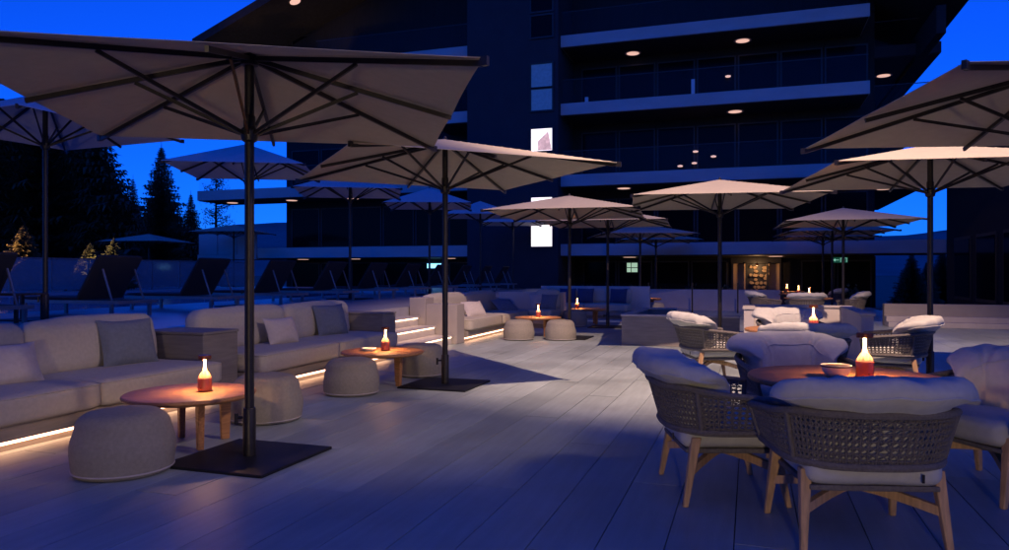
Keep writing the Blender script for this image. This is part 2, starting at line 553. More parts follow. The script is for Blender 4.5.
bays(2.0, 4.8, -0.6, SZ[0]-0.45, 33.4, 2)
# tower windows
def tower_window(z0, z1, m, stair=False):
    mb = MB()
    x0, x1, y = -8.95, -8.02, 30.25
    mb.box(x0-0.07, x0, y-0.07, y-0.003, z0-0.07, z1+0.07)
    mb.box(x1, x1+0.07, y-0.07, y-0.003, z0-0.07, z1+0.07)
    mb.box(x0, x1, y-0.07, y-0.003, z1, z1+0.07)
    mb.box(x0, x1, y-0.07, y-0.003, z0-0.07, z0)
    f = hp(mb, 'window', M['frame'])
    bx(x0, x1, y-0.03, y-0.004, z0, z1).build('pane', m, f)
    if stair:
        h = z1-z0
        MB().hexa([(x0+0.30,y-0.05,z0+0.03),(x1-0.02,y-0.05,z0+0.03),(x1-0.02,y-0.031,z0+0.03),(x0+0.30,y-0.031,z0+0.03),
                   (x0+0.30,y-0.05,z0+h*0.45),(x1-0.18,y-0.05,z0+h*0.86),(x1-0.18,y-0.031,z0+h*0.86),(x0+0.30,y-0.031,z0+h*0.45)]).build('stair_flight', M['stair_panel'], f)
for z0, z1, k in ((6.60, 7.55, 2), (3.50, 4.60, 1), (2.50, 3.42, 1), (9.35, 10.33, 0), (8.35, 9.25, 0), (11.5, 12.4, 3), (12.6, 13.4, 3)):
    tower_window(z0, z1, (M['dim_glass'], M['lit_pane'], M['lit_pane'], M['window_glass'])[k], k == 2)
# gable roof with deep overhang
def roof_slab(p0, p1, y0, y1, th):
    (xa, za), (xb, zb) = p0, p1
    return MB().hexa([(xa,y0,za),(xb,y0,zb),(xb,y1,zb),(xa,y1,za),(xa,y0,za+th),(xb,y0,zb+th),(xb,y1,zb+th),(xa,y1,za+th)])
rf = hp(roof_slab((-25.9, 12.4), (-8.6, 19.1), 29.0, 51, 0.42), 'roof', M['roof'])
hp(roof_slab((-8.59, 19.1), (7.4, 11.1), 29.0, 51, 0.42), 'roof', M['roof'])
hp(bx(6.3, 6.6, 29.6, 50, 9.9, 10.9), 'gutter_bracket', M['roof'])
gab = MB()
gab.add([(-23.3,32.9,12.0),(4.8,32.9,12.0),(4.8,32.9,12.2),(-8.6,32.9,19.0),(-23.3,32.9,13.2),
         (-23.3,33.3,12.0),(4.8,33.3,12.0),(4.8,33.3,12.2),(-8.6,33.3,19.0),(-23.3,33.3,13.2)],
        [(0,1,2,3,4),(9,8,7,6,5),(0,5,6,1),(1,6,7,2),(2,7,8,3),(3,8,9,4),(4,9,5,0)])
hp(gab, 'gable_wall', M['clad'])
dl = MB().lathe([(0,0),(0.26,0),(0.26,-0.012),(0,-0.012)], 20, (0,0,0)).build('downlight', M['spot_emit'])
dl.parent = hot; dl.location = Vector((-20.7, 30.0, 14.38)) - hot_o; dl.rotation_euler = (0, -R(21.2), 0)
dl = MB().lathe([(0,0),(0.24,0),(0.24,-0.012),(0,-0.012)], 20, (0,0,0)).build('downlight', M['spot_emit'])
dl.parent = hot; dl.location = Vector((-16.1, 30.6, 16.15)) - hot_o; dl.rotation_euler = (0, -R(21.2), 0)
# entrance: warm vestibule with stacked stone wall
hp(bx(-0.80, 1.25, 33.1, 33.39, 1.78, 2.05), 'door_header', M['frame'])
ent = hp(bx(-0.75, 1.2, 33.30, 33.38, -0.6, 1.76), 'entrance_wall', M['warm_wall'])
stn = MB()
rs = random.Random(3)
for r_ in range(14):
    xx = -0.09 + (0.05 if r_ % 2 else 0)
    while xx < 0.60:
        w = rs.uniform(0.12, 0.24)
        z = -0.55 + r_*0.165 + rs.uniform(-0.03, 0.03)
        if rs.random() < 0.85:
            yy = 33.17 - rs.uniform(0, 0.05)
            k6 = [(xx+w/2+w*0.5*math.cos(a+rs.uniform(-.3,.3)), z+0.08*math.sin(a+rs.uniform(-.3,.3))*rs.uniform(0.7,1.1)) for a in [PI/3*q_ for q_ in range(6)]]
            stn.add([(p[0], yy, p[1]) for p in k6] + [(p[0], 33.28, p[1]) for p in k6],
                    [(0,1,2,3,4,5)] + [(q_, (q_+1) % 6, 6+(q_+1) % 6, 6+q_) for q_ in range(6)])
        xx += w
so = stn.build('stacked_stones', M['stone'], ent)
so['kind'] = 'stuff'
for xx in (-0.76, -0.20, 0.66, 1.18):
    hp(bx(xx, xx+0.07, 33.0, 33.14, -0.6, 1.78), 'door_post', M['frame'])
hp(bx(-0.13, 0.65, 33.285, 33.298, -0.6, 1.76), 'stone_backing', M['frame'])
pl = hp(MB().lathe([(0,0.0),(0.05,0.01),(0.06,0.06),(0.02,0.12),(0.006,0.13),(0.006,0.36),(0,0.36)], 14, (0.27, 32.6, 1.66)), 'pendant_lamp', M['lamp_cap'])
pd = bpy.data.lights.new('entrance_bulb', 'POINT'); pd.energy = 9; pd.color = (1, 0.56, 0.26); pd.shadow_soft_size = 0.05
po = bpy.data.objects.new('bulb', pd); col.objects.link(po); po.parent = hot; po.location = Vector((0.27, 32.6, 1.60)) - hot_o
# lit screen in a ground floor window, cold wall lamp
hp(bx(-5.32, -4.85, 33.28, 33.33, 1.40, 1.82), 'lit_window', M['screen'])
hp(bx(-5.34, -4.83, 33.26, 33.275, 1.585, 1.62), 'glazing_bar', M['frame'])
hp(bx(-5.14, -5.11, 33.26, 33.275, 1.40, 1.82), 'glazing_bar', M['frame'])
hp(bx(-15.05, -14.35, 32.80, 32.92, 1.60, 1.82), 'wall_lamp', M['blue_lamp'])
for (x, z, m) in ((-2.3, 6.1, 'spot_emit'), (-2.25, 6.6, 'spot_emit'), (-2.9, 6.0, 'spot_emit'), (-1.5, 6.35, 'spot_emit'), (-0.9, 9.75, 'spot_emit')):
    hp(MB().lathe([(0,0),(0.10,0.0),(0.12,0.05),(0.03,0.08),(0,0.08)], 14, (x, 32.7, z)), 'pendant_lamp', M[m])
for (x, y, z0, z1) in ((-2.35, 31.6, 8.7, 9.5), (-6.9, 31.6, 8.7, 9.1)):
    hp(bx(x, x+0.14, y, y+0.1, z0, z1), 'balcony_candle_holder', M['ceramic'])
# frosted balustrade of the left-hand balcony
fb = hp(bx(-27.0, -23.4, 30.62, 33, 2.05, 2.3), 'balcony_slab', M['fascia'])
for i in range(3):
    bx(-26.95+i*1.2, -25.80+i*1.2, 30.66, 30.70, 2.31, 3.35).build('frosted_pane', M['fascia'], fb)

# exit sign hanging under the canopy
ex = thing('exit_sign', 'small green lit exit sign with arrow and running figure under the canopy', 'sign', (3.30, 31.0, 1.62))
bx(-0.42, 0.42, 0, 0.05, 0.0, 0.28).build('panel', M['exit'], ex)
bx(-0.3, -0.27, 0.01, 0.03, 0.28, 0.47).build('hanger', M['frame'], ex)
bx(0.27, 0.3, 0.01, 0.03, 0.28, 0.47).build('hanger', M['frame'], ex)
ar = MB()
ar.box(-0.28, -0.05, -0.012, -0.002, 0.12, 0.16)
ar.add([(-0.38,-0.012,0.14),(-0.25,-0.012,0.06),(-0.25,-0.012,0.22),(-0.38,-0.002,0.14),(-0.25,-0.002,0.06),(-0.25,-0.002,0.22)],
       [(0,1,2),(5,4,3),(0,3,4,1),(1,4,5,2),(2,5,3,0)])
ar.build('arrow', M['exit_mark'], ex)
rm = MB()
rm.box(0.02, 0.06, -0.012, -0.002, 0.03, 0.25)
rm.box(0.06, 0.34, -0.012, -0.002, 0.22, 0.25)
rm.box(0.34, 0.38, -0.012, -0.002, 0.03, 0.25)
rm.lathe([(0,-0.005),(0.025,-0.005),(0.025,0.005),(0,0.005)], 10, (0.20, -0.008, 0.19))
rm.bar((0.19,-0.007,0.165), (0.21,-0.007,0.10), 0.035, 0.01)
rm.bar((0.21,-0.007,0.10), (0.26,-0.007,0.05), 0.02, 0.01)
rm.bar((0.21,-0.007,0.10), (0.14,-0.007,0.06), 0.02, 0.01)
rm.bar((0.19,-0.007,0.15), (0.13,-0.007,0.12), 0.018, 0.01)
rm.bar((0.20,-0.007,0.15), (0.27,-0.007,0.14), 0.018, 0.01)
rm.build('running_figure', M['exit_mark'], ex)
ex.scale = (0.66, 1, 0.75)
ex.location.z = 1.76

# right-hand annex, dark
an = thing('annex_building', 'low black timber annex closing the terrace on the right', 'building', (10.5, 22, -0.03))
bx(-3.75, 6, -9.0, 8.2, 0.0, 5.4).build('wall', M['clad'], an)
bx(-4.1, 6.3, -9.3, 8.5, 5.42, 5.75).build('roof', M['roof'], an)
for k in range(6):
    f = bx(-3.80, -3.755, -8.0+k*2.6, -6.0+k*2.6, 0.5, 2.6).build('window', M['frame'], an)
    bx(-3.815, -3.803, -7.9+k*2.6, -6.1+k*2.6, 0.6, 2.5).build('pane', M['window_glass'], f)

# ------------------------------------------------------------------ low walls
def wall_thing(label, loc, boxes, m, name='low_wall', capm=None, caps=()):
    t = thing(name, label, 'wall', loc)
    for b in boxes: bx(*b).build('wall_panel', m, t, bevel=0.008)
    for b in caps: bx(*b).build('coping', capm or M['cap'], t, bevel=0.006)
    return t
wall_thing('wood-grained cement planter wall with pale rim in the middle of the terrace', (-2.3, 13.75, 0),
  [(0, 2.12, 0, 0.14, 0, 0.545), (0, 0.14, 0.142, 2.85, 0, 0.545), (0.142, 0.75, 2.71, 2.85, 0, 0.545)], M['cement'],
  'planter_wall', M['cap'], [(-0.015, 2.13, -0.015, 0.16, 0.547, 0.585), (-0.015, 0.16, 0.162, 2.86, 0.547, 0.585), (0.162, 0.76, 2.69, 2.86, 0.547, 0.585)])
booth = wall_thing('pale U-shaped booth wall with stone coping behind the second dining table', (-0.10, 13.6, 0),
  [(0, 1.72, 0, 0.16, 0, 0.76), (1.56, 1.72, -2.4, -0.002, 0, 0.76), (0, 0.16, -1.0, -0.002, 0, 0.76)], M['white_wall'],
  'booth_wall', M['cap'], [(-0.02, 1.74, -0.02, 0.18, 0.762, 0.80), (1.54, 1.74, -2.42, -0.022, 0.762, 0.80), (-0.02, 0.18, -1.02, -0.022, 0.762, 0.80)])
bx(0.18, 1.54, -0.62, -0.03, 0, 0.40).build('bench_seat', M['fabric'], booth, bevel=0.05)
# parapet in front of the hotel with glass railing and ramp
wall_thing('long pale parapet wall in front of the hotel ground floor', (-6.6, 27.3, 0), [(0, 7.6, 0, 0.25, 0, 0.76)], M['white_wall'], 'parapet_wall')
rp_ = MB().add([(-6.6,26.2,0.02),(-2.0,26.2,0.02),(-6.6,26.2,0.46),(-6.6,27.25,0.02),(-2.0,27.25,0.02),(-6.6,27.25,0.46)],
               [(0,1,2),(5,4,3),(0,3,4,1),(1,4,5,2),(2,5,3,0)])
rp = struct('ramp', rp_, M['cap'])
gr = thing('glass_railing', 'glass railing with black posts along the ramp before the hotel', 'railing', (-6.4, 26.0, 0))
for k in range(6):
    bx(k*1.5-0.025, k*1.5+0.025, -0.025, 0.025, 0, 1.02).build('post', M['metal'], gr)
    if k < 5: bx(k*1.5+0.04, k*1.5+1.46, -0.006, 0.006, 0.08, 1.0).build('glass_pane', M['rail_glass'], gr)
wr = thing('stepped_wall', 'low grey wall with two shallow steps by the dark annex on the right', 'wall', (3.3, 20.5, 0))
bx(0, 3.3, 0.62, 0.9, 0, 0.56).build('wall_panel', M['block'], wr, bevel=0.01)
bx(0, 3.3, 0.30, 0.618, 0, 0.26).build('step', M['cap'], wr, bevel=0.01)
bx(0, 3.3, 0.0, 0.298, 0, 0.13).build('step', M['cap'], wr, bevel=0.01)

# ------------------------------------------------------------------ sofas, consoles, steps
def pipe_loop(w, d, z, parent, r=0.055):
    pts = []
    for cx, cy, a0 in ((1, 1, 0), (-1, 1, 90), (-1, -1, 180), (1, -1, 270)):
        for k in range(5):
            a = R(a0 + 22.5*k)
            pts.append((cx*(w/2-r) + r*math.cos(a), cy*(d/2-r) + r*math.sin(a), z))
    pts.append(pts[0])
    return MB().tube(pts, 0.0065, 6, False).build('piping', M['fabric'], parent, True)
def sofa(label, y0, y1, ny, group='built-in sofas along the terrace edge', led=True, back=True):
    t = thing('sofa', label, 'sofa', (-5.8, (y0+y1)/2, 0), 0, group)
    L = y1-y0
    h = L/2
    bx(-0.50, 0.42, -h, h, 0.0, 0.10).build('plinth', M['console'], t)
    bx(-0.50, 0.56, -h, h, 0.102, 0.225).build('base', M['cement'], t, bevel=0.01)
    if led:
        bx(0.44, 0.475, -h+0.02, h-0.02, 0.062, 0.077).build('light_strip', M['led'], t)
    for k in range(ny):
        a, b = -h + L*k/ny, -h + L*(k+1)/ny
        o = soft_box(1.02, b-a-0.012, 0.225, 0.05, 12, 0.015, 0.006, k+y0).build('seat_cushion', M['fabric'], t, True, angle=70)
        o.location = (0.12, (a+b)/2, 0.222)
        pipe_loop(1.01, b-a-0.02, 0.205, o)
        if back:
            o = soft_box(0.30, b-a-0.02, 0.52, 0.11, 12, 0.03, 0.014, k+y0+9).build('back_cushion', M['fabric'], t, True, angle=70)
            o.location = (-0.31, (a+b)/2, 0.40)
            o.rotation_euler = (0, R(-8), 0)
    return t
sofa('beige sofa nearest the camera at the left edge with a glowing light strip below', 0.3, 6.25, 4)
sofa('beige sofa between the two grey consoles behind the second round table', 6.88, 10.22, 2)
sofa('beige sofa beyond the lit steps', 13.32, 17.3, 2)
# corner return of the third sofa and the far sofa, facing the camera
def sofa_return(label, x0, x1, yb, z=0):
    t = thing('sofa', label, 'sofa', ((x0+x1)/2, yb, z), 0, 'built-in sofas along the terrace edge')
    L = x1-x0
    h = L/2
    bx(-h, h, -0.92, 0.0, 0, 0.10).build('plinth', M['console'], t)
    bx(-h, h, -1.0, 0.0, 0.102, 0.225).build('base', M['cement'], t, bevel=0.01)
    n = max(1, round(L/1.3))
    for k in range(n):
        a, b = -h+L*k/n, -h+L*(k+1)/n
        o = soft_box(b-a-0.012, 0.95, 0.225, 0.05, 12, 0.015, 0.006, k+3).build('seat_cushion', M['fabric'], t, True, angle=70)
        o.location = ((a+b)/2, -0.52, 0.222)
        o = soft_box(b-a-0.02, 0.28, 0.50, 0.11, 12, 0.03, 0.014, k+5).build('back_cushion', M['fabric'], t, True, angle=70)
        o.location = ((a+b)/2, -0.16, 0.42)
        o.rotation_euler = (R(-7), 0, 0)
    return t
sofa_return('short corner sofa facing the camera behind the third round table', -5.27, -4.6, 18.3)
sofa_return('far pale sofa with navy pillows facing the camera', -6.0, -3.4, 22.3)
wall_thing('pale wall block at the corner behind the third sofa', (-6.35, 18.35, 0), [(0, 1.78, 0, 0.3, 0, 0.86)], M['white_wall'], 'wall_block')
wall_thing('pale wall behind the far sofa with navy pillows', (-6.3, 22.35, 0), [(0, 3.4, 0, 0.25, 0, 0.95)], M['white_wall'], 'wall_block')

def console(label, y0, y1):
    t = thing('side_console', label, 'console', (-5.92, (y0+y1)/2, 0), 0, 'grey consoles between the sofas')
    w = (y1-y0)/2
    bx(-0.40, 0.44, -w, w, 0, 0.70).build('body', M['console'], t, bevel=0.01)
    bx(-0.41, 0.45, -w-0.008, w+0.008, 0.702, 0.73).build('top', M['console'], t, bevel=0.005)
    return t
console('grey panelled console between the first and second sofa', 6.30, 6.85)
console('grey panelled console at the foot of the lit steps', 10.27, 10.72)
st = thing('steps', 'pale stone steps with glowing strips climbing to the pool deck', 'steps', (-5.4, 11.82, 0))
for k in range(3):
    z = 0.175*(k+1)
    bx(-0.92, -0.35*k, -1.06, 1.06, z-0.175 + (0.002 if k else 0), z-0.03).build('riser', M['cap'], st)
    bx(-0.92, 0.03-0.35*k, -1.06, 1.06, z-0.028, z).build('tread', M['cap'], st, bevel=0.004)
    bx(0.002-0.35*k, 0.022-0.35*k, -1.0, 1.0, z-0.048, z-0.031).build('light_strip', M['step_led'], st)
bl = thing('wall_block', 'tall pale stepped wall block between the lit steps and the third sofa', 'wall', (-5.8, 13.1, 0))
bx(-0.15, 0.50, -0.2, 0.2, 0, 0.76).build('lower_block', M['block'], bl, bevel=0.012)
bx(-0.50, -0.152, -0.2, 0.2, 0, 0.88).build('upper_block', M['block'], bl, bevel=0.012)

PG = 'scatter pillows on the sofas'
place_pillow('small pale pillow lying back on the nearest sofa at the left edge', -5.72, 4.35, 0.44, R(84), R(-24), 0.60, 0.36, 0.17, M['fabric_light'], 1)
place_pillow('large grey-blue pillow on the nearest sofa beside the first console', -5.82, 5.70, 0.44, R(78), R(-18), 0.58, 0.48, 0.20, M['fabric_grey'], 2)
place_pillow('small pale pillow on the sofa behind the near umbrella pole', -5.70, 8.05, 0.44, R(84), R(-20), 0.56, 0.36, 0.17, M['fabric_light'], 3)
place_pillow('large grey-blue pillow on the second sofa near its far end', -5.78, 9.35, 0.44, R(74), R(-18), 0.58, 0.48, 0.20, M['fabric_grey'], 4)
place_pillow('pale pillow at the near end of the third sofa beside the wall block', -5.42, 14.35, 0.44, R(62), R(-38), 0.56, 0.40, 0.18, M['fabric_light'], 5)
place_pillow('grey pillow lying flat on the third sofa in its corner', -5.5, 16.7, 0.44, R(55), R(-55), 0.60, 0.46, 0.18, M['fabric_grey'], 6)
place_pillow('pale pillow on the short corner sofa', -5.05, 17.78, 0.44, R(30), R(-24), 0.46, 0.42, 0.17, M['fabric_light'], 7)
place_pillow('dark grey pillow on the short corner sofa beside the pale one', -4.82, 17.70, 0.44, R(-8), R(-24), 0.46, 0.42, 0.17, M['fabric_grey'], 8)
for k, (x, lb) in enumerate(((-5.3, 'navy pillow at the left end of the far pale sofa'), (-4.75, 'navy pillow in the middle of the far pale sofa'), (-3.75, 'navy pillow at the right end of the far pale sofa'))):
    place_pillow(lb, x, 21.75, 0.44, R(3-k*4), R(-20), 0.52, 0.48, 0.18, M['fabric_navy'], 10+k)
place_pillow('pale pillow in the left corner of the booth', 0.28, 13.0, 0.41, R(20), R(-25), 0.5, 0.42, 0.17, M['fabric_light'], 15)

# ------------------------------------------------------------------ poufs, coffee tables, table lamps
def pouf_mesh(seed, r=0.305, h=0.43, n=40):
    prof = []
    m = 26
    mb = MB()
    for k in range(n):
        a = 2*PI*k/n
        for i in range(m+1):
            t = i/m
            if t < 0.08: rr, z = r*0.93*(t/0.08), 0.0
            elif t < 0.16:
                q = (t-0.08)/0.08*PI/2
                rr, z = r*0.93 + 0.035*math.sin(q), 0.035*(1-math.cos(q))
            elif t < 0.62:
                q = (t-0.16)/0.46
                rr, z = r*0.93+0.035 + 0.02*math.sin(q*PI) - 0.02*q, 0.035 + q*(h-0.16)
            elif t < 0.86:
                q = (t-0.62)/0.24*PI/2
                rr, z = (r*0.93+0.015) - 0.11*(1-math.cos(q)), h-0.125 + 0.11*math.sin(q)
            else:
                q = (t-0.86)/0.14
                rr, z = (r*0.93-0.095)*(1-q), h-0.015 + 0.015*math.sin(q*PI/2)
            p = Vector((rr*math.cos(a), rr*math.sin(a), z))
            d = noise.noise(p*7 + Vector((seed*5, 0, 0)))*0.008 if z > 0.02 else 0
            mb.v.append((p.x*(1+d/r), p.y*(1+d/r), p.z + (d*0.6 if z > 0.05 else 0)))
    for k in range(n):
        for i in range(m):
            a, b = k*(m+1)+i, ((k+1) % n)*(m+1)+i
            mb.f.append((a, b, b+1, a+1))
    return mb.mesh('pouf_cover', M['pouf'], True, 60)
pouf_me = [pouf_mesh(1), pouf_mesh(2)]
pipe_me = MB().tube([(0.318*math.cos(2*PI*k/40), 0.318*math.sin(2*PI*k/40), 0.032) for k in range(41)], 0.006, 6, False).mesh('piping', M['fabric_light'], True)
def pouf(label, x, y, rz, k=0, z=0.0, s=1.0):
    t = thing('pouf', label, 'pouf', (x, y, z), rz, 'poufs around the round coffee tables')
    link('cover', pouf_me[k % 2], t)
    link('piping', pipe_me, t)
    t.scale = (s, s, s)
    return t
pouf('taupe pouf in the left foreground in front of the first round table', -4.09, 3.93, 0.3, 0)
pouf('taupe pouf behind the near umbrella pole', -4.26, 5.72, 1.4, 1)
pouf('taupe pouf standing between the first and second round tables', -4.27, 7.27, 2.0, 0, 0, 0.95)
pouf('taupe pouf on the far side of the second round table', -4.15, 8.86, 2.7, 1)
pouf('beige pouf on the left of the third round table', -4.47, 14.2, 0.8, 0, 0, 0.97)
pouf('beige pouf on the right of the third round table', -3.66, 14.45, 0.1, 1, 0, 0.97)
pouf('pouf between the third and fourth round tables', -4.25, 18.2, 0.5, 0)
pouf('left pouf of the farthest coffee table near the ramp', -3.75, 23.0, 0.6, 0, 0, 1.05)
pouf('right pouf of the farthest coffee table near the ramp', -2.85, 23.2, 1.6, 1, 0, 1.05)

def table_parts():
    top = MB().lathe([(0,0.365),(0.46,0.365),(0.492,0.378),(0.50,0.39),(0.497,0.404),(0.488,0.41),(0,0.41)], 64).mesh('table_top', M['teak'], True, 30)
    leg = MB().hexa([(-0.032,-0.022,0),(0.032,-0.022,0),(0.032,0.022,0),(-0.032,0.022,0),(-0.045,-0.026,0.363),(0.045,-0.026,0.363),(0.045,0.026,0.363),(-0.045,0.026,0.363)]).mesh('leg', M['teak'])
    return top, leg
tt_top, tt_leg = table_parts()
def coffee_table(label, x, y, rz, s=1.0, zs=1.0):
    t = thing('coffee_table', label, 'table', (x, y, 0), rz, 'round teak coffee tables')
    link('table_top', tt_top, t)
    for k in range(4):
        a = PI/2*k + PI/4
        o = link('leg', tt_leg, t, 0.006)
        o.location = (0.27*math.cos(a), 0.27*math.sin(a), 0)
        o.rotation_euler = (0, 0, a)
    t.scale = (s, s, zs)
    return t
coffee_table('round teak coffee table nearest the camera on the left', -4.24, 4.73, 0.2)
coffee_table('round teak coffee table before the second sofa', -4.26, 7.98, 0.5)
coffee_table('round teak coffee table between two beige poufs beyond the steps', -4.35, 15.2, 0.1)
coffee_table('round teak coffee table beyond the corner sofa', -4.1, 19.2, 0.35)
coffee_table('farthest round coffee table beside the ramp', -3.2, 23.6, 0.35, 1.05, 1.35)

lb_base = MB().lathe([(0,0.004),(0.050,0.004),(0.054,0.010),(0.054,0.100),(0.051,0.106),(0,0.106)], 28).mesh('base', M['lamp_base'], True, 30)
lb_foot = MB().lathe([(0,0),(0.062,0),(0.062,0.0035),(0,0.0035)], 28).mesh('foot', M['lamp_cap'], True, 30)
lb_sh = MB().lathe([(0.050,0.107),(0.047,0.120),(0.034,0.143),(0.021,0.160),(0.016,0.172)], 24).mesh('shoulder', M['lamp_glow'], True, 60)
lb_nk = MB().lathe([(0.0152,0.173),(0.0105,0.195),(0.0095,0.23),(0.0105,0.262),(0.013,0.270)], 20).mesh('neck', M['lamp_neck'], True, 60)
lb_cap = MB().lathe([(0,0.271),(0.043,0.271),(0.043,0.258),(0.050,0.258),(0.051,0.276),(0.048,0.288),(0,0.290)], 28).mesh('cap', M['lamp_cap'], True, 30)
lb_led = MB().lathe([(0.018,0.2705),(0.040,0.2705),(0.040,0.2695),(0.018,0.2695),(0.018,0.2705)], 24).mesh('led_ring', M['lamp_led'])
lb_btn = MB().lathe([(0,-0.004),(0.006,-0.004),(0.006,0.004),(0,0.004)], 10).mesh('button', M['lamp_cap'])
def table_lamp(label, x, y, z, rz=0.0):
    t = thing('table_lamp', label, 'lamp', (x, y, z), rz, 'small bottle-shaped table lamps')
    for nm, me in (('foot', lb_foot), ('base', lb_base), ('shoulder', lb_sh), ('neck', lb_nk), ('led_ring', lb_led), ('cap', lb_cap)): link(nm, me, t)
    b = link('button', lb_btn, t)
    b.location = (0.0, -0.055, 0.03)
    b.rotation_euler = (PI/2, 0, 0)
    return t
table_lamp('glowing bottle-shaped lamp on the nearest left coffee table', -4.16, 4.80, 0.4105, 0.2)
table_lamp('bottle-shaped lamp on the second coffee table beside a small dish', -4.24, 8.02, 0.4105)
table_lamp('bottle-shaped lamp on the coffee table beyond the steps', -4.33, 15.15, 0.4105)
table_lamp('bottle-shaped lamp on the table beyond the corner sofa', -4.38, 19.1, 0.4105)
table_lamp('bottle-shaped lamp on the farthest coffee table by the ramp', -3.25, 23.6, 0.554)
dish = MB().lathe([(0,0),(0.07,0),(0.095,0.03),(0.09,0.034),(0.065,0.008),(0,0.008)], 28).build('small_dish', M['ceramic'], None, True)
dish.location = (-4.42, 7.93, 0.4105)
tag(dish, 'small pale dish on the second coffee table beside the lamp', 'dish')

# ------------------------------------------------------------------ umbrellas
def canopy_mesh(name, S, H, He, m, n=10):
    mb = MB()
    hs = S/2
    def surf(x, y):
        r = max(abs(x), abs(y))/hs
        a = math.atan2(y, x)
        w = abs(math.sin(a*4))
        return H - (H-He)*r - 0.026*w*math.sin(min(1, r)*PI)*0.9
    for top in (0, 1):
        b = len(mb.v)
        N = 4*n
        for i in range(N+1):
            for j in range(N+1):
                u, v = -1+2*i/N, -1+2*j/N
                x, y = u*hs, v*hs
                sag = 0.010*abs(math.sin(v*PI))
                sag2 = 0.010*abs(math.sin(u*PI))
                x *= 1 - sag/hs*abs(u)**3
                y *= 1 - sag2/hs*abs(v)**3
                z = surf(u*hs, v*hs)
                mb.v.append((x, y, z + (0.004 if top else 0)))
        for i in range(N):
            for j in range(N):
                a = b+i*(N+1)+j
                f = (a, a+N+1, a+N+2, a+1)
                mb.f.append(f if top else tuple(reversed(f)))
    N1 = 4*n+1
    off = N1*N1
    rim = [(i, 0) for i in range(N1)] + [(N1-1, j) for j in range(1, N1)] + [(i, N1-1) for i in range(N1-2, -1, -1)] + [(0, j) for j in range(N1-2, 0, -1)]
    ids = [i*N1+j for i, j in rim]
    for k in range(len(ids)):
        a, b2 = ids[k], ids[(k+1) % len(ids)]
        mb.f.append((a, b2, b2+off, a+off))
    return mb.mesh(name, m, True, 50)

class UmbrellaKit:
    def __init__(s, S, H, He, m, run):
        hs = S/2
        s.canopy = canopy_mesh('canopy', S, H, He, m)
        s.rib_d = MB().bar((0.04, 0, H-0.05), (hs*1.414-0.01, 0, He-0.030), 0.022, 0.034).mesh('rib', M['metal'])
        s.rib_s = MB().bar((0.04, 0, H-0.05), (hs-0.01, 0, He-0.030), 0.022, 0.034).mesh('rib', M['metal'])
        f = 0.52
        zr = (H-0.05)*(1-f) + (He-0.03)*f - 0.018
        s.str_d = MB().bar((0.05, 0, run), (hs*1.414*f, 0, zr), 0.016, 0.026).mesh('strut', M['metal'])
        s.str_s = MB().bar((0.05, 0, run), (hs*f, 0, zr), 0.016, 0.026).mesh('strut', M['metal'])
        s.pole = MB().lathe([(0.034, 0.02), (0.034, H-0.02), (0.02, H-0.005), (0, H-0.005)], 20).mesh('pole', M['metal'], True)
        s.hub = MB().lathe([(0.0355, H-0.10), (0.062, H-0.095), (0.068, H-0.05), (0.05, H-0.02), (0.0355, H-0.02)], 20).mesh('hub', M['metal'], True)
        s.runner = MB().lathe([(0.0355, run-0.06), (0.052, run-0.05), (0.062, run-0.01), (0.062, run+0.03), (0.042, run+0.05), (0.042, run+0.13), (0.0355, run+0.14)], 20).mesh('runner', M['metal'], True)
        s.fin = MB().lathe([(0.0, H+0.045), (0.018, H+0.035), (0.022, H+0.015), (0.035, H+0.006), (0.035, H), (0, H)], 14).mesh('finial', M['metal'], True)
        s.tip_r = hs
        s.He = He
        tip = MB().box(-0.02, 0.03, -0.014, 0.014, -0.045, 0.008)
        s.tip = tip.mesh('rib_tip', M['metal'])
        s.sleeve = MB().lathe([(0.036, 0.023), (0.046, 0.023), (0.046, 0.36), (0.042, 0.37), (0.036, 0.37)], 20).mesh('sleeve', M['metal'], True)
        kb = MB()
        kb.tube([(-0.04, 0, 0.30), (-0.10, 0, 0.30)], 0.011, 8)
        kb.tube([(-0.095, 0, 0.33), (-0.095, 0, 0.25)], 0.014, 8)
        s.knob = kb.mesh('clamp_knob', M['metal'], True)
        s.plate = bx(-0.43, 0.43, -0.43, 0.43, 0.0, 0.022).mesh('base_plate', M['plate'])
def umbrella(kit, label, x, y, z, rot, group, plate_rot=0.0, cord=False):
    t = thing('umbrella', label, 'umbrella', (x, y, z), 0, group)
    o = link('base_plate', kit.plate, t, 0.006); o.rotation_euler.z = plate_rot
    link('pole', kit.pole, t); link('sleeve', kit.sleeve, t)
    o = link('clamp_knob', kit.knob, t); o.rotation_euler.z = 0.4
    link('runner', kit.runner, t); link('hub', kit.hub, t); link('finial', kit.fin, t)
    o = link('canopy', kit.canopy, t); o.rotation_euler.z = rot
    for k in range(8):
        a = rot + PI/4*k
        diag = k % 2 == 1
        r = link('rib', kit.rib_d if diag else kit.rib_s, t); r.rotation_euler.z = a
        s_ = link('strut', kit.str_d if diag else kit.str_s, t); s_.rotation_euler.z = a
        if diag:
            e = link('rib_tip', kit.tip, t)
            e.location = (math.cos(a)*kit.tip_r*1.414, math.sin(a)*kit.tip_r*1.414, kit.He)
            e.rotation_euler.z = a
    return t
kitT = UmbrellaKit(3.0, 2.98, 2.59, M['canopy'], 2.38)
kitP = UmbrellaKit(2.5, 3.20, 2.66, M['pool_canopy'], 2.46)
TG = 'square taupe umbrellas on the terrace'
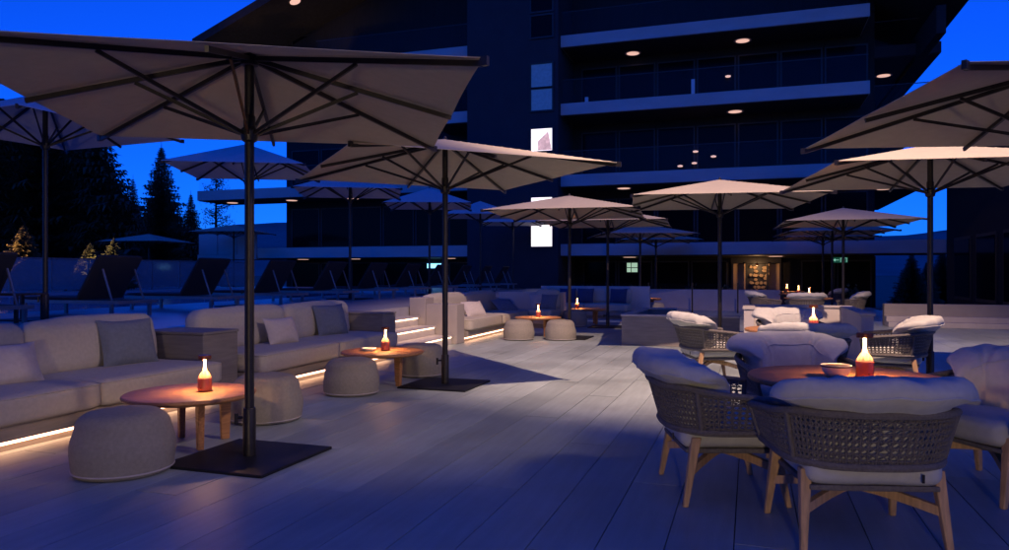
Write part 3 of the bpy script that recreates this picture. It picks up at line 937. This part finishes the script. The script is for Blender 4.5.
for (lb, x, y, rot) in (
  ('large taupe umbrella overhead in the left foreground beside the nearest coffee table', -3.49, 4.49, 29.5),
  ('taupe umbrella standing beside the second coffee table, set cornerwise', -3.51, 8.17, 43.6),
  ('taupe umbrella above the coffee table beyond the steps', -3.59, 14.94, 5.6),
  ('taupe umbrella partly hidden behind the one beyond the steps', -3.39, 18.2, 4.0),
  ('bright lit taupe umbrella rising beside the booth wall', -0.50, 13.22, 8.6),
  ('taupe umbrella with dark pole behind the right dining table', 2.16, 10.48, 8.6),
  ('dark underside of the umbrella cut off at the upper right corner', 2.31, 6.7, 13.2),
  ('taupe umbrella beside the far dining chairs on the right', 2.20, 19.95, 3.0),
  ('second of the far right umbrellas, half hidden behind another', 2.40, 24.6, 6.0),
  ('third and farthest of the right-hand umbrellas before the hotel', 2.45, 28.2, 6.0),
  ('blue-lit umbrella before the ramp railing', -3.42, 24.1, 20.0),
  ('farthest blue-lit umbrella before the hotel parapet', -3.45, 28.6, 14.0)):
    umbrella(kitT, lb, x, y, 0, R(rot), TG)
UG = 'white umbrellas in a row along the pool'
for (lb, x, y, rot) in (
  ('pool umbrella at the far left, its pole rising behind the nearest sofa', -9.43, 7.7, -3.5),
  ('pool umbrella second from the left, behind the near pole', -9.41, 12.03, 27.0),
  ('pool umbrella third from the left, over the loungers', -9.50, 16.1, 27.6),
  ('pool umbrella fourth from the left, over the loungers', -9.10, 20.0, 22.0),
  ('pool umbrella fifth from the left, before the stair tower', -9.05, 24.2, 20.0),
  ('farthest pool umbrella before the lit tower windows', -9.2, 28.4, 20.0)):
    umbrella(kitP, lb, x, y, DZ, R(rot), UG)
umbrella(kitT, 'distant umbrella beyond the pool before the spruce tree', -27.4, 27.8, 0.25, R(10), 'umbrellas beyond the pool')
umbrella(kitT, 'distant umbrella beyond the pool before the left balcony', -23.6, 29.2, 0.70, R(16), 'umbrellas beyond the pool')

# ------------------------------------------------------------------ dining chairs and tables
def upath(t, w, yb, yf, q=2.6):
    """U path, t in [-1,1]: right arm front -> back -> left arm front (chair faces +Y)"""
    arm = 0.28
    if abs(t) > 1-arm:
        k = (abs(t)-(1-arm))/arm
        return (math.copysign(w, t), (yb*0.10) + (yf-yb*0.10)*k)
    a = t/(1-arm)*PI/2
    cx = math.copysign(abs(math.sin(a))**(2/q), a) if a else 0.0
    cy = abs(math.cos(a))**(2/q)
    return (w*cx, yb*0.10 + (yb*0.90)*cy)
def rim_pt(t, f):
    """f=0 lower ring, f=1 upper rim"""
    w = 0.385 + 0.055*f
    yb = -0.36 - 0.075*f
    x, y = upath(t, w, yb, 0.27 + 0.03*f)
    zt = 0.695 - 0.075*max(0, abs(t)-0.45)/0.55
    zb = 0.435
    return Vector((x, y, zb + (zt-zb)*f))
def make_chair():
    K = {}
    N = 48
    K['top_rail'] = MB().tube([rim_pt(-1+2*i/N, 1.0) for i in range(N+1)], 0.019, 8).mesh('top_rail', M['rope'], True)
    K['lower_rail'] = MB().tube([rim_pt(-1+2*i/N, 0.0) for i in range(N+1)], 0.021, 8).mesh('lower_rail', M['rope'], True)
    posts = []
    for t in (-1, -0.52, 0.52, 1):
        posts.append(MB().tube([rim_pt(t*0.995, 0.0), rim_pt(t*0.995, 0.5), rim_pt(t*0.995, 1.0)], 0.016, 8).mesh('back_post', M['rope'], True))
    K['posts'] = posts
    wv = MB()
    NC = 60
    for i in range(NC):
        t = -0.985 + 1.97*i/(NC-1)
        wv.tube([rim_pt(t, 0.02), rim_pt(t, 0.5), rim_pt(t, 0.98)], 0.0048, 4, False)
    for j in range(1, 8):
        f = j/8
        wv.tube([rim_pt(-1+2*i/60, f) for i in range(61)], 0.0046, 4, False)
    ND = 60
    sp = 1.97/(ND-1)
    for i in range(-7, ND):
        for d in (0, 1):
            pts = []
            for k in range(5):
                f = k/4
                t = -0.985 + sp*(i + (7*f if d == 0 else 7*(1-f)))
                if -1 <= t <= 1: pts.append(rim_pt(t, 0.02+0.96*f))
            if len(pts) >= 2: wv.tube(pts, 0.0036, 4, False)
    K['weave'] = wv.mesh('woven_panel', M['rope'], True)
    legs = []
    for sx in (-1, 1):
        for (yt, yf_, ) in ((-0.20, -0.30), (0.22, 0.30)):
            a = Vector((sx*0.315, yt-0.03 if yt < 0 else yt, 0.40)); b = Vector((sx*0.345, yf_, 0.0))
            t = (b-a)
            c = []
            for p, s_ in ((b, 0.016), (a, 0.028)):
                c.append([p+Vector((-s_,-s_,0)), p+Vector((s_,-s_,0)), p+Vector((s_,s_,0)), p+Vector((-s_,s_,0))])
            legs.append(MB().hexa(c[0]+c[1]).mesh('leg', M['leg_wood']))
    K['legs'] = legs
    st_ = MB()
    def arch(a, b):
        a, b = Vector(a), Vector(b)
        p = [a.lerp(b, k/8) + Vector((0, 0, 0.055*math.sin(PI*k/8))) for k in range(9)]
        for k in range(8): st_.bar(p[k], p[k+1], 0.030, 0.045)
    arch((-0.325, -0.26, 0.205), (0.325, 0.26, 0.205))
    st2 = MB()
    keep, st_ = st_, st2
    arch((0.325, -0.26, 0.203), (-0.325, 0.26, 0.203))
    K['str'] = [keep.mesh('stretcher', M['leg_wood'], True, 50), st2.mesh('stretcher', M['leg_wood'], True, 50)]
    K['pan'] = soft_box(0.62, 0.56, 0.035, 0.015, 6).mesh('seat_pan', M['rope'], True)
    K['seat'] = soft_box(0.64, 0.60, 0.15, 0.055, 14, 0.010, 0.006, 3).mesh('seat_cushion', M['cushion'], True, 80)
    # puffy wrap-around back cushion
    backs = []
    pipes = []
    for seed in (1, 2):
        cb = MB()
        NU, NV = 44, 22
        for i in range(NU+1):
            t = -1 + 2*i/NU
            tt = t*0.74
            base = rim_pt(tt, 0.85)
            nxt = rim_pt(min(1, tt+0.01), 0.85); prv = rim_pt(max(-1, tt-0.01), 0.85)
            tg = (nxt-prv); tg.z = 0; tg.normalize()
            inward = Vector((-tg.y, tg.x, 0))
            if inward.dot(Vector((0, 0.05, 0)) - Vector((base.x, base.y, 0))) < 0: inward = -inward
            endf = max(0.0, 1-abs(t)**5)**0.5
            lump = 0.90 + 0.10*math.cos(t*PI*3 + seed)
            thick = (0.112)*endf*(0.92+0.12*noise.noise(Vector((t*3, seed, 0))))
            zc = 0.642 - 0.02*abs(t)
            hh = (0.228 - 0.04*abs(t)**3)*(0.35+0.65*endf)*(0.96+0.06*lump)
            cpt = Vector((base.x, base.y, 0)) + inward*0.155
            for j in range(NV):
                a = 2*PI*j/NV
                ca, sa = math.cos(a), math.sin(a)
                sq = lambda q, e: math.copysign(abs(q)**e, q)
                z = zc + hh*sq(sa, 0.75)
                lean = -max(0, z-0.70)*0.25
                flop = -0.155*max(0, min(1, (z-0.70)/0.05))*endf if ca < 0.2 else 0.0
                p = cpt + inward*(thick*sq(ca, 0.8) + lean + flop)
                p.z = z
                nv = noise.noise_vector(Vector((p.x*6, p.y*6+seed*4, p.z*8)))
                wr = 0.010*math.sin(t*26+seed + 2*noise.noise(Vector((t*5, a, seed))))*max(0, sa)*0.6
                p += nv*(0.020 if z > 0.72 else 0.006)*endf + inward*wr*endf
                p.z += wr*0.8*endf
                cb.v.append(tuple(p))
        for i in range(NU):
            for j in range(NV):
                a, b = i*NV+j, i*NV+(j+1) % NV
                cb.f.append((a, b, b+NV, a+NV))
        cb.f.append(tuple(range(NV-1, -1, -1)))
        cb.f.append(tuple(NU*NV+j for j in range(NV)))
        pj = NV*3//8 + 1
        pp = MB().tube([Vector(cb.v[i*NV+pj]) for i in range(2, NU-1)], 0.0055, 6)
        pp.tube([Vector(cb.v[i*NV+2]) for i in range(2, NU-1)], 0.0055, 6)
        pipes.append(pp.mesh('piping', M['cushion'], True))
        backs.append(cb.mesh('back_cushion', M['cushion'], True, 80))
    K['back'] = backs
    K['pipe'] = pipes
    K['tag'] = bx(-0.006, 0.006, -0.003, 0.003, 0, 0.04).mesh('care_tag', M['metal'])
    return K
CK = make_chair()
def chair(label, x, y, rz, k=0, group='woven armchairs around the dining tables'):
    t = thing('armchair', label, 'armchair', (x, y, 0), rz, group)
    link('top_rail', CK['top_rail'], t); link('lower_rail', CK['lower_rail'], t)
    for me in CK['posts']: link('back_post', me, t)
    o = link('woven_panel', CK['weave'], t); o['kind'] = 'stuff'
    for me in CK['legs']: link('leg', me, t, 0.006)
    for me in CK['str']: link('stretcher', me, t)
    o = link('seat_pan', CK['pan'], t); o.location = (0, -0.01, 0.298)
    o = link('seat_cushion', CK['seat'], t); o.location = (0, -0.01, 0.33)
    bc = link('back_cushion', CK['back'][k % 2], t)
    link('piping', CK['pipe'][k % 2], bc)
    o = link('care_tag', CK['tag'], t); o.location = (0.20, -0.338, 0.36)
    return t
CR = 18.6
chair('woven armchair in the right foreground seen from behind', 0.50, 4.20, R(15), 0)
chair('woven armchair on the left of the near dining table, turned sideways', -0.18, 4.78, R(-72), 1)
chair('woven armchair on the far side of the near dining table, facing the camera', 0.36, 6.10, R(198), 1)
chair('woven armchair cut off by the right edge beside the near dining table', 1.44, 5.36, R(124), 0)
chair('woven armchair on the left of the second dining table before the planter', -0.46, 9.50, R(-68), 0)
chair('woven armchair of the second dining table seen from behind', 0.50, 8.20, R(10), 1)
chair('woven armchair on the right of the second dining table by the dark pole', 1.55, 9.50, R(80), 1)
chair('woven armchair on the far side of the second dining table, facing the camera', 0.55, 10.65, R(195), 0)
chair('far armchair seen from behind beyond the booth wall', 1.33, 20.1, R(5), 0, 'woven armchairs in the far dining group')
chair('far armchair on the left beyond the booth wall', 0.39, 21.2, R(-75), 1, 'woven armchairs in the far dining group')
chair('far armchair on the right beside the far umbrella pole', 2.50, 21.4, R(85), 0, 'woven armchairs in the far dining group')
chair('small far armchair close to the stepped wall', 2.45, 25.8, R(70), 1, 'woven armchairs in the far dining group')

dt_top = MB().lathe([(0,0.645),(0.58,0.645),(0.612,0.655),(0.62,0.665),(0.618,0.678),(0.61,0.685),(0,0.685)], 64).mesh('table_top', M['teak'], True, 30)
dt_leg = MB().hexa([(-0.055,-0.03,0),(0.055,-0.03,0),(0.055,0.03,0),(-0.055,0.03,0),(-0.06,-0.035,0.643),(0.06,-0.035,0.643),(0.06,0.035,0.643),(-0.06,0.035,0.643)]).mesh('leg', M['teak'])
def dining_table(label, x, y, rz):
    t = thing('dining_table', label, 'table', (x, y, 0), rz, 'round teak dining tables')
    link('table_top', dt_top, t)
    for k in range(4):
        a = PI/2*k + PI/4
        o = link('leg', dt_leg, t, 0.008)
        o.location = (0.20*math.cos(a), 0.20*math.sin(a), 0)
        o.rotation_euler = (0, 0, a)
    return t
dining_table('round teak dining table in the right foreground', 0.60, 5.22, 0.3)
dining_table('round teak dining table hidden behind the second row of armchairs', 0.55, 9.45, 0.1)
dining_table('far dining table with a lamp behind the armchair seen from behind', 1.50, 21.5, 0.2)
dining_table('second far dining table close to the hotel', 1.50, 25.6, 0.2)
dining_table('farthest dining table by the hotel entrance', 1.28, 28.7, 0.2)
table_lamp('glowing bottle-shaped lamp on the near dining table beside a bowl', 0.70, 5.20, 0.6855, 0.3)
table_lamp('bottle-shaped lamp on the second dining table', 0.72, 9.50, 0.6855)
table_lamp('nearest of the three small lamps on the far dining tables', 1.53, 21.6, 0.6855)
table_lamp('middle of the three small lamps on the far dining tables', 1.49, 25.5, 0.6855)
table_lamp('farthest of the three small lamps on the far dining tables', 1.28, 28.7, 0.6855)
bowl = thing('bowl', 'white ceramic bowl with dark rim on the near dining table', 'bowl', (0.53, 5.19, 0.6855))
MB().lathe([(0,0),(0.05,0),(0.06,0.006),(0.083,0.035),(0.095,0.078),(0.090,0.078),(0.077,0.038),(0.05,0.014),(0,0.010)], 36).build('body', M['ceramic'], bowl, True)
MB().lathe([(0.0925,0.066),(0.0965,0.067),(0.0975,0.0735),(0.0945,0.0735)], 36).build('rim', M['ceramic_dark'], bowl, True)
tray = MB().lathe([(0,0),(0.12,0),(0.14,0.02),(0.135,0.023),(0.115,0.006),(0,0.006)], 32).build('plate', M['ceramic'], None, True)
tray.location = (0.48, 9.55, 0.6855)
tag(tray, 'pale plate on the second dining table beside the lamp', 'plate')

# ------------------------------------------------------------------ pool loungers and side table
def lounger_kit():
    K = {}
    f = MB()
    for s in (-1, 1): f.box(-1.0, 1.0, s*0.36-0.02, s*0.36+0.02, 0.20, 0.25)
    f.box(-1.0, -0.96, -0.339, 0.339, 0.20, 0.25); f.box(0.96, 1.0, -0.339, 0.339, 0.20, 0.25)
    K['frame'] = f.mesh('frame', M['grey_metal'])
    K['leg'] = bx(-0.025, 0.025, -0.02, 0.02, 0, 0.198).mesh('leg', M['grey_metal'])
    K['seat'] = soft_box(1.22, 0.66, 0.05, 0.02, 6).mesh('seat_pad', M['sling'], True)
    K['back'] = soft_box(0.78, 0.84, 0.06, 0.025, 6).mesh('back_pad', M['sling'], True)
    K['strut'] = MB().bar((0.80, 0, 0.24), (0.62, 0, 0.72), 0.02, 0.02).mesh('strut', M['grey_metal'])
    return K
LK = lounger_kit()
def lounger(label, x, y, rz=0.0):
    t = thing('sun_lounger', label, 'sun lounger', (x, y, DZ), rz, 'black sun loungers along the pool')
    link('frame', LK['frame'], t)
    for sx in (-0.85, 0.85):
        for sy in (-0.36, 0.36):
            o = link('leg', LK['leg'], t); o.location = (sx, sy, 0)
    o = link('seat_pad', LK['seat'], t); o.location = (-0.38, 0, 0.252)
    o = link('back_pad', LK['back'], t)
    o.rotation_euler = (0, R(-57), 0)
    o.location = (0.26+0.39*math.cos(R(57)), 0, 0.25+0.39*math.sin(R(57)))
    for sy in (-0.30, 0.30):
        o = link('strut', LK['strut'], t); o.location = (0, sy, 0)
    return t
ords = ['at the left edge beside the wooden side table', 'in full view left of the near pole', 'just left of the near umbrella pole', 'just right of the near umbrella pole',
        'fifth from the left in the row', 'sixth from the left in the row', 'seventh from the left in the row', 'eighth from the left in the row', 'ninth from the left in the row', 'tenth from the left in the row', 'last in the row before the hotel']
for k, s_ in enumerate(ords):
    lounger('black sun lounger with raised back ' + s_, -9.75, 6.62 + 2.06*k, R(random.uniform(-2, 2)))
stb = thing('side_table', 'small dark slatted side table between the loungers at the left edge', 'side table', (-9.35, 7.25, DZ))
for k in range(5): bx(-0.24, 0.24, -0.235+k*0.096, -0.15+k*0.096, 0.36, 0.39).build('slat', M['dark_wood'], stb)
for sx in (-0.19, 0.19):
    for sy in (-0.19, 0.19): bx(sx-0.02, sx+0.02, sy-0.02, sy+0.02, 0, 0.358).build('leg', M['dark_wood'], stb)

# glass fence beyond the pool
gf = thing('pool_fence', 'milky glass fence beyond the pool', 'fence', (-23.0, 14, DZ))
for k in range(17):
    y = -10 + k*1.5
    bx(-0.01, 0.01, y+0.02, y+1.48, 0.06, 1.15).build('glass_pane', M['pool_glass'], gf)
    bx(-0.03, 0.03, y-0.018, y+0.018, 0, 1.12).build('post', M['grey_metal'], gf)
bx(-0.03, 0.03, -10, 15.6, 1.152, 1.19).build('handrail', M['grey_metal'], gf)

# ------------------------------------------------------------------ trees
def conifer_mesh(h, r, seed, m, whorls=84, dens=1.7, droop=0.35):
    rn = random.Random(seed)
    mb = MB()
    for w in range(whorls):
        f = w/(whorls-1)
        z = h*(0.08 + 0.90*f)
        L = r*(1-f)**0.85*(0.85+0.3*rn.random()) + 0.04*h*0.25*(1-f) + 0.05
        nb = max(4, int((9-3*f)*dens))
        a0 = rn.random()*6.28
        for b in range(nb):
            a = a0 + 2*PI*b/nb + rn.uniform(-0.25, 0.25)
            l = L*rn.uniform(0.6, 1.12)
            dr = droop*rn.uniform(0.6, 1.3)
            d = Vector((math.cos(a), math.sin(a), 0))
            sd = Vector((-d.y, d.x, 0))
            ns = max(3, int(l/(r*0.06)))
            for s in range(ns):
                q = (s+0.6)/ns
                p = d*(l*q) + Vector((0, 0, z - dr*l*q + 0.28*dr*l*q*q*q*2))
                wd = (0.30*l*(1-q*0.6) + 0.05*r)*rn.uniform(0.6, 1.3)
                for sg in (-1, 1):
                    e = p + sd*sg*wd*0.8 + d*wd*0.55 + Vector((0, 0, -wd*rn.uniform(0.2, 0.55)))
                    k = p + d*(wd*0.34) + Vector((0, 0, 0.02))
                    mb.add([p, k, e], [(0, 1, 2)])
                    e2 = p + sd*sg*wd*0.28 + d*wd*0.2 + Vector((0, 0, -wd*rn.uniform(0.5, 0.8)))
                    mb.add([p, p + d*wd*0.3, e2], [(0, 1, 2)])
            tip = d*l + Vector((0, 0, z - dr*l*0.5))
            mb.add([tip - d*l*0.15 + sd*0.03*l, tip - d*l*0.15 - sd*0.03*l, tip + d*0.1*l], [(0, 1, 2)])
    mb.tube([(0,0,h*0.9), (0,0,h*1.02)], [0.02*r, 0.004*r], 5)
    return mb.mesh('crown', m)
def trunk_mesh(h, r):
    return MB().tube([(0,0,0), (0,0,h*0.3), (0,0,h*0.7), (0,0,h*0.97)], [r, r*0.8, r*0.4, r*0.08], 8).mesh('trunk', M['bark'], True)
spr = [conifer_mesh(10, 2.5, 11, M['needles']), conifer_mesh(10, 2.7, 12, M['needles'], 70, 1.9), conifer_mesh(10, 1.6, 13, M['needles'], 84)]
trk = trunk_mesh(10, 0.2)
def spruce(label, x, y, z, h, k, rz, group='dark spruce trees beyond the pool', name='spruce_tree', wide=1.0):
    t = thing(name, label, 'tree', (x, y, z), rz, group)
    link('trunk', trk, t); link('crown', spr[k], t)
    t.scale = (h/10*wide, h/10*wide, h/10)
    return t
def L2W(lat, d): return (lat*cth - d*sth, lat*sth + d*cth)
for (lb, lat, d, h, k, w) in (
  ('tallest dark spruce at the left edge behind the pool', -29.5, 40, 15.5, 1, 1.5),
  ('dense dark spruce behind the lit shrub at the left', -26.5, 42, 14.5, 1, 1.5),
  ('dark spruce left of the gap of sky', -25.0, 44, 13.5, 1, 1.2),
  ('smaller dark spruce at the right of the dark stand', -25.6, 47, 9.6, 0, 1.1),
  ('slim dark spruce bordering the gap of sky', -23.4, 46, 8.6, 2, 1.1),
  ('tall pointed spruce standing alone against the sky', -20.2, 43, 10.1, 0, 1.05),
  ('bushy spruce beside the pointed one', -18.9, 44, 7.4, 1, 0.9),
  ('low spruce far behind the pool', -22.3, 52, 7.0, 2, 1.2)):
    x, y = L2W(lat, d)
    spruce(lb, x, y, -1.2, h, k, random.random()*6, wide=w)
for (lb, lat, d, h, k) in (('dark tree in the gap under the hotel at the right', 29.0, 52, 4.2, 1), ('shorter dark tree in the gap under the hotel', 31.2, 54, 3.4, 0), ('dark tree beside the annex in the gap', 33.0, 55, 4.6, 1)):
    x, y = L2W(lat, d)
    spruce(lb, x, y, -1.2, h, k, random.random()*6, 'dark trees seen through the gap on the right', wide=1.2)
# bare larch by the hotel corner
def larch():
    rn = random.Random(21)
    br, lf = MB(), MB()
    for k in range(60):
        z = 1.0 + 7.5*k/60
        a = rn.random()*6.28
        l = (2.6*(1-(z-1)/9))*rn.uniform(0.5, 1.1)
        e = Vector((math.cos(a)*l, math.sin(a)*l, z + l*rn.uniform(0.05, 0.5)))
        s = Vector((0, 0, z))
        mid = s.lerp(e, 0.5) + Vector((0, 0, -0.12*l))
        br.tube([s, mid, e], [0.035, 0.02, 0.006], 4)
        for j in range(70):
            q = rn.uniform(0.25, 1.0)
            p = s.lerp(e, q) + Vector((rn.uniform(-.25,.25), rn.uniform(-.25,.25), rn.uniform(-.3,.2)))
            u = Vector((rn.uniform(-1,1), rn.uniform(-1,1), rn.uniform(-1,1)))*0.085
            v = Vector((rn.uniform(-1,1), rn.uniform(-1,1), rn.uniform(-1,1)))*0.085
            lf.add([p, p+u, p+v], [(0,1,2)])
    return br, lf
x, y = L2W(-16.6, 42)
t = thing('larch_tree', 'loose thin-branched larch beside the left balconies of the hotel', 'tree', (x, y, -1.2))
br, lf = larch()
MB().tube([(0,0,0),(0,0,4),(0,0,9)], [0.16,0.1,0.01], 7).build('trunk', M['bark'], t, True)
br.build('branches', M['bark'], t)
lf.build('crown', M['needles'], t)
# young spruces lit by garden spots behind the fence
yng = conifer_mesh(2.0, 0.75, 31, M['needles_light'], 30, 1.9, -0.15)
ytr = trunk_mesh(2.0, 0.035)
for k, (lb, lat, d, h) in enumerate((('young spruce lit orange at the left edge behind the fence', -18.1, 27.5, 2.55), ('small lit young spruce behind the fence, left of the pair', -16.0, 28.2, 1.9), ('small lit young spruce behind the fence, right of the pair', -15.2, 28.4, 2.1))):
    x, y = L2W(lat, d)
    t = thing('young_spruce', lb, 'tree', (x, y, 0.6), k*1.3, 'lit young spruces behind the pool fence')
    link('trunk', ytr, t); link('crown', yng, t)
    t.scale = (h/2, h/2, h/2)
    gl = thing('garden_spotlight', ('garden spotlight under the orange lit young spruce', 'garden spotlight under the left of the paired young spruces', 'garden spotlight under the right of the paired young spruces')[k], 'spotlight', (x-0.25, y-1.9, 0.6))
    MB().lathe([(0.05,0.1),(0.06,0.1),(0.07,0.2),(0.05,0.2)], 12).build('housing', M['metal'], gl, True)
    bx(-0.012, 0.012, -0.012, 0.012, -0.6, 0.12).build('spike', M['metal'], gl)
    ld = bpy.data.lights.new('garden_spot', 'SPOT')
    ld.energy = (700, 260, 330)[k]; ld.color = ((1, 0.50, 0.22), (1, 0.66, 0.30), (1, 0.72, 0.34))[k]; ld.spot_size = R(40); ld.spot_blend = 0.6; ld.shadow_soft_size = 0.04
    lo = bpy.data.objects.new('bulb', ld); col.objects.link(lo); lo.parent = gl; lo.location = (0, 0, 0.22)
    lo.rotation_euler = (Vector((x, y, 2.35)) - Vector((x-0.25, y-1.9, 0.82))).to_track_quat('-Z', 'Y').to_euler()
bank = struct('planted_bank', MB().add([(-23.3,-4,0.45),(-23.3,30,0.45),(-30,30,0.8),(-30,-4,0.8),(-40,30,-1.0),(-40,-4,-1.0)], [(0,3,2,1),(3,5,4,2)]), M['ground'])

# shrubs before the hotel
def shrub_mesh(seed):
    rn = random.Random(seed)
    mb = MB()
    for k in range(170):
        a = rn.random()*6.28
        rr = 0.42*math.sqrt(rn.random())
        p = Vector((rr*math.cos(a), rr*math.sin(a), 0.05+0.75*rn.random()*(1-rr)))
        u = Vector((rn.uniform(-1,1), rn.uniform(-1,1), rn.uniform(0,1))).normalized()*0.14
        v = u.cross(Vector((rn.uniform(-1,1), rn.uniform(-1,1), rn.uniform(-1,1)))).normalized()*0.035
        mb.add([p, p+u*0.5+v, p+u, p+u*0.5-v], [(0,1,2,3)])
    return mb.mesh('foliage', M['leaf'])
shm = [shrub_mesh(1), shrub_mesh(2)]
shs = MB().tube([(0,0,0),(0.02,0.01,0.5)], [0.015,0.005], 5).mesh('stem', M['bark'])
for k, (x, y) in enumerate(((-6.2, 29.3), (-5.3, 29.4), (-4.4, 29.2), (-2.2, 29.4), (-0.9, 29.3), (3.6, 30.0))):
    t = thing('shrub', ('leafy shrub leftmost in the bed behind the parapet', 'leafy shrub second from the left behind the parapet', 'leafy shrub third from the left behind the parapet', 'leafy shrub fourth from the left behind the parapet', 'leafy shrub left of the lit hotel entrance', 'leafy shrub at the foot of the gap on the right')[k], 'shrub', (x, y, 0.0), k*1.1, 'shrubs before the hotel')
    link('foliage', shm[k % 2], t); link('stem', shs, t)
    t.scale = (1.15, 1.15, 1.25)

# ------------------------------------------------------------------ floodlight mast that lights the terrace (stands outside the frame)
ms = thing('floodlight_mast', 'tall slim black floodlight mast beside the terrace', 'floodlight', (3.0, 4.0, 0))
MB().lathe([(0.08,0),(0.07,6),(0.05,11.0),(0,11.0)], 16).build('pole', M['metal'], ms, True)
bx(-0.2, 0.2, -0.2, 0.2, 0.001, 0.03).build('base_plate', M['plate'], ms)
aim = Vector((-0.1, 12.9, 0.0))
lp = Vector((1.2, 5.2, 10.5))
q = (aim-lp).to_track_quat('-Z', 'Y')
hd = MB().lathe([(0.10,0.02),(0.17,0.02),(0.17,0.16),(0.06,0.26),(0,0.26)], 24).build('housing', M['metal'], ms, True)
hd.location = lp - Vector((3.0, 4.0, 0)); hd.rotation_euler = q.to_euler()
ln = MB().lathe([(0,0.03),(0.098,0.03),(0.098,0.04),(0,0.04)], 24).build('lens', M['flood'], ms, True)
ln.location = hd.location; ln.rotation_euler = q.to_euler()
MB().tube([(0,0,10.9), (-1.7, 1.13, 10.95), (-1.8, 1.2, 10.75)], [0.04, 0.03, 0.025], 8).build('arm', M['metal'], ms, True)
fl = bpy.data.lights.new('floodlight', 'SPOT')
fl.energy = 3200
fl.color = (1.0, 0.64, 0.48)
fl.spot_size = R(64)
fl.spot_blend = 0.6
fl.shadow_soft_size = 0.06
fo = bpy.data.objects.new('flood_bulb', fl); col.objects.link(fo); fo.parent = ms
fo.location = lp - Vector((3.0, 4.0, 0)); fo.rotation_euler = q.to_euler()

f2 = bpy.data.lights.new('floodlight', 'SPOT')
f2.energy = 260
f2.color = (1.0, 0.68, 0.50)
f2.spot_size = R(48)
f2.spot_blend = 0.8
f2.shadow_soft_size = 0.3
p2 = Vector((2.72, 4.28, 4.5))
q2 = (Vector((-5.2, 6.6, 0.3)) - p2).to_track_quat('-Z', 'Y')
hd2 = link('housing', hd.data, ms); hd2.location = p2 - Vector((3.0, 4.0, 0)); hd2.rotation_euler = q2.to_euler()
ln2 = link('lens', ln.data, ms); ln2.location = hd2.location; ln2.rotation_euler = q2.to_euler()
fo2 = bpy.data.objects.new('flood_bulb', f2); col.objects.link(fo2); fo2.parent = ms
fo2.location = hd2.location; fo2.rotation_euler = q2.to_euler()

# unseen fill lamp added behind the viewpoint to warm everything that faces the camera
fill_post = thing('fill_lamp_post', 'added fill lamp on a black post, unseen behind the camera', 'lamp post', (1.2, -5.0, 0))
MB().lathe([(0.12,0),(0.12,0.04),(0.045,0.06),(0.035,0.76),(0.09,0.80),(0.09,0.82),(0,0.82)], 16).build('post', M['metal'], fill_post, True)
MB().lathe([(0.19*math.sin(PI*k/14), 1.00-0.19*math.cos(PI*k/14)) for k in range(15)], 24).build('globe', M['globe'], fill_post, True)

# unseen wing added behind the viewpoint to cut the blue sky fill
wg = thing('sky_block_wing', 'unseen dark timber wing added behind the viewpoint to block sky light', 'building', (1.0, -10.0, -0.8))
bx(-16, 16, -6, 0, 0, 9.4).build('wall', M['wing'], wg)
bx(-16.8, 16.8, -6.6, 1.4, 9.42, 9.9).build('roof', M['roof'], wg)
for r_ in range(3):
    for k in range(12):
        x = -15 + k*2.55
        f = bx(x, x+1.5, 0.002, 0.06, 1.0+r_*2.9, 2.9+r_*2.9).build('window', M['frame'], wg)
        bx(x+0.07, x+1.43, 0.062, 0.075, 1.07+r_*2.9, 2.83+r_*2.9).build('pane', M['window_glass'], f)
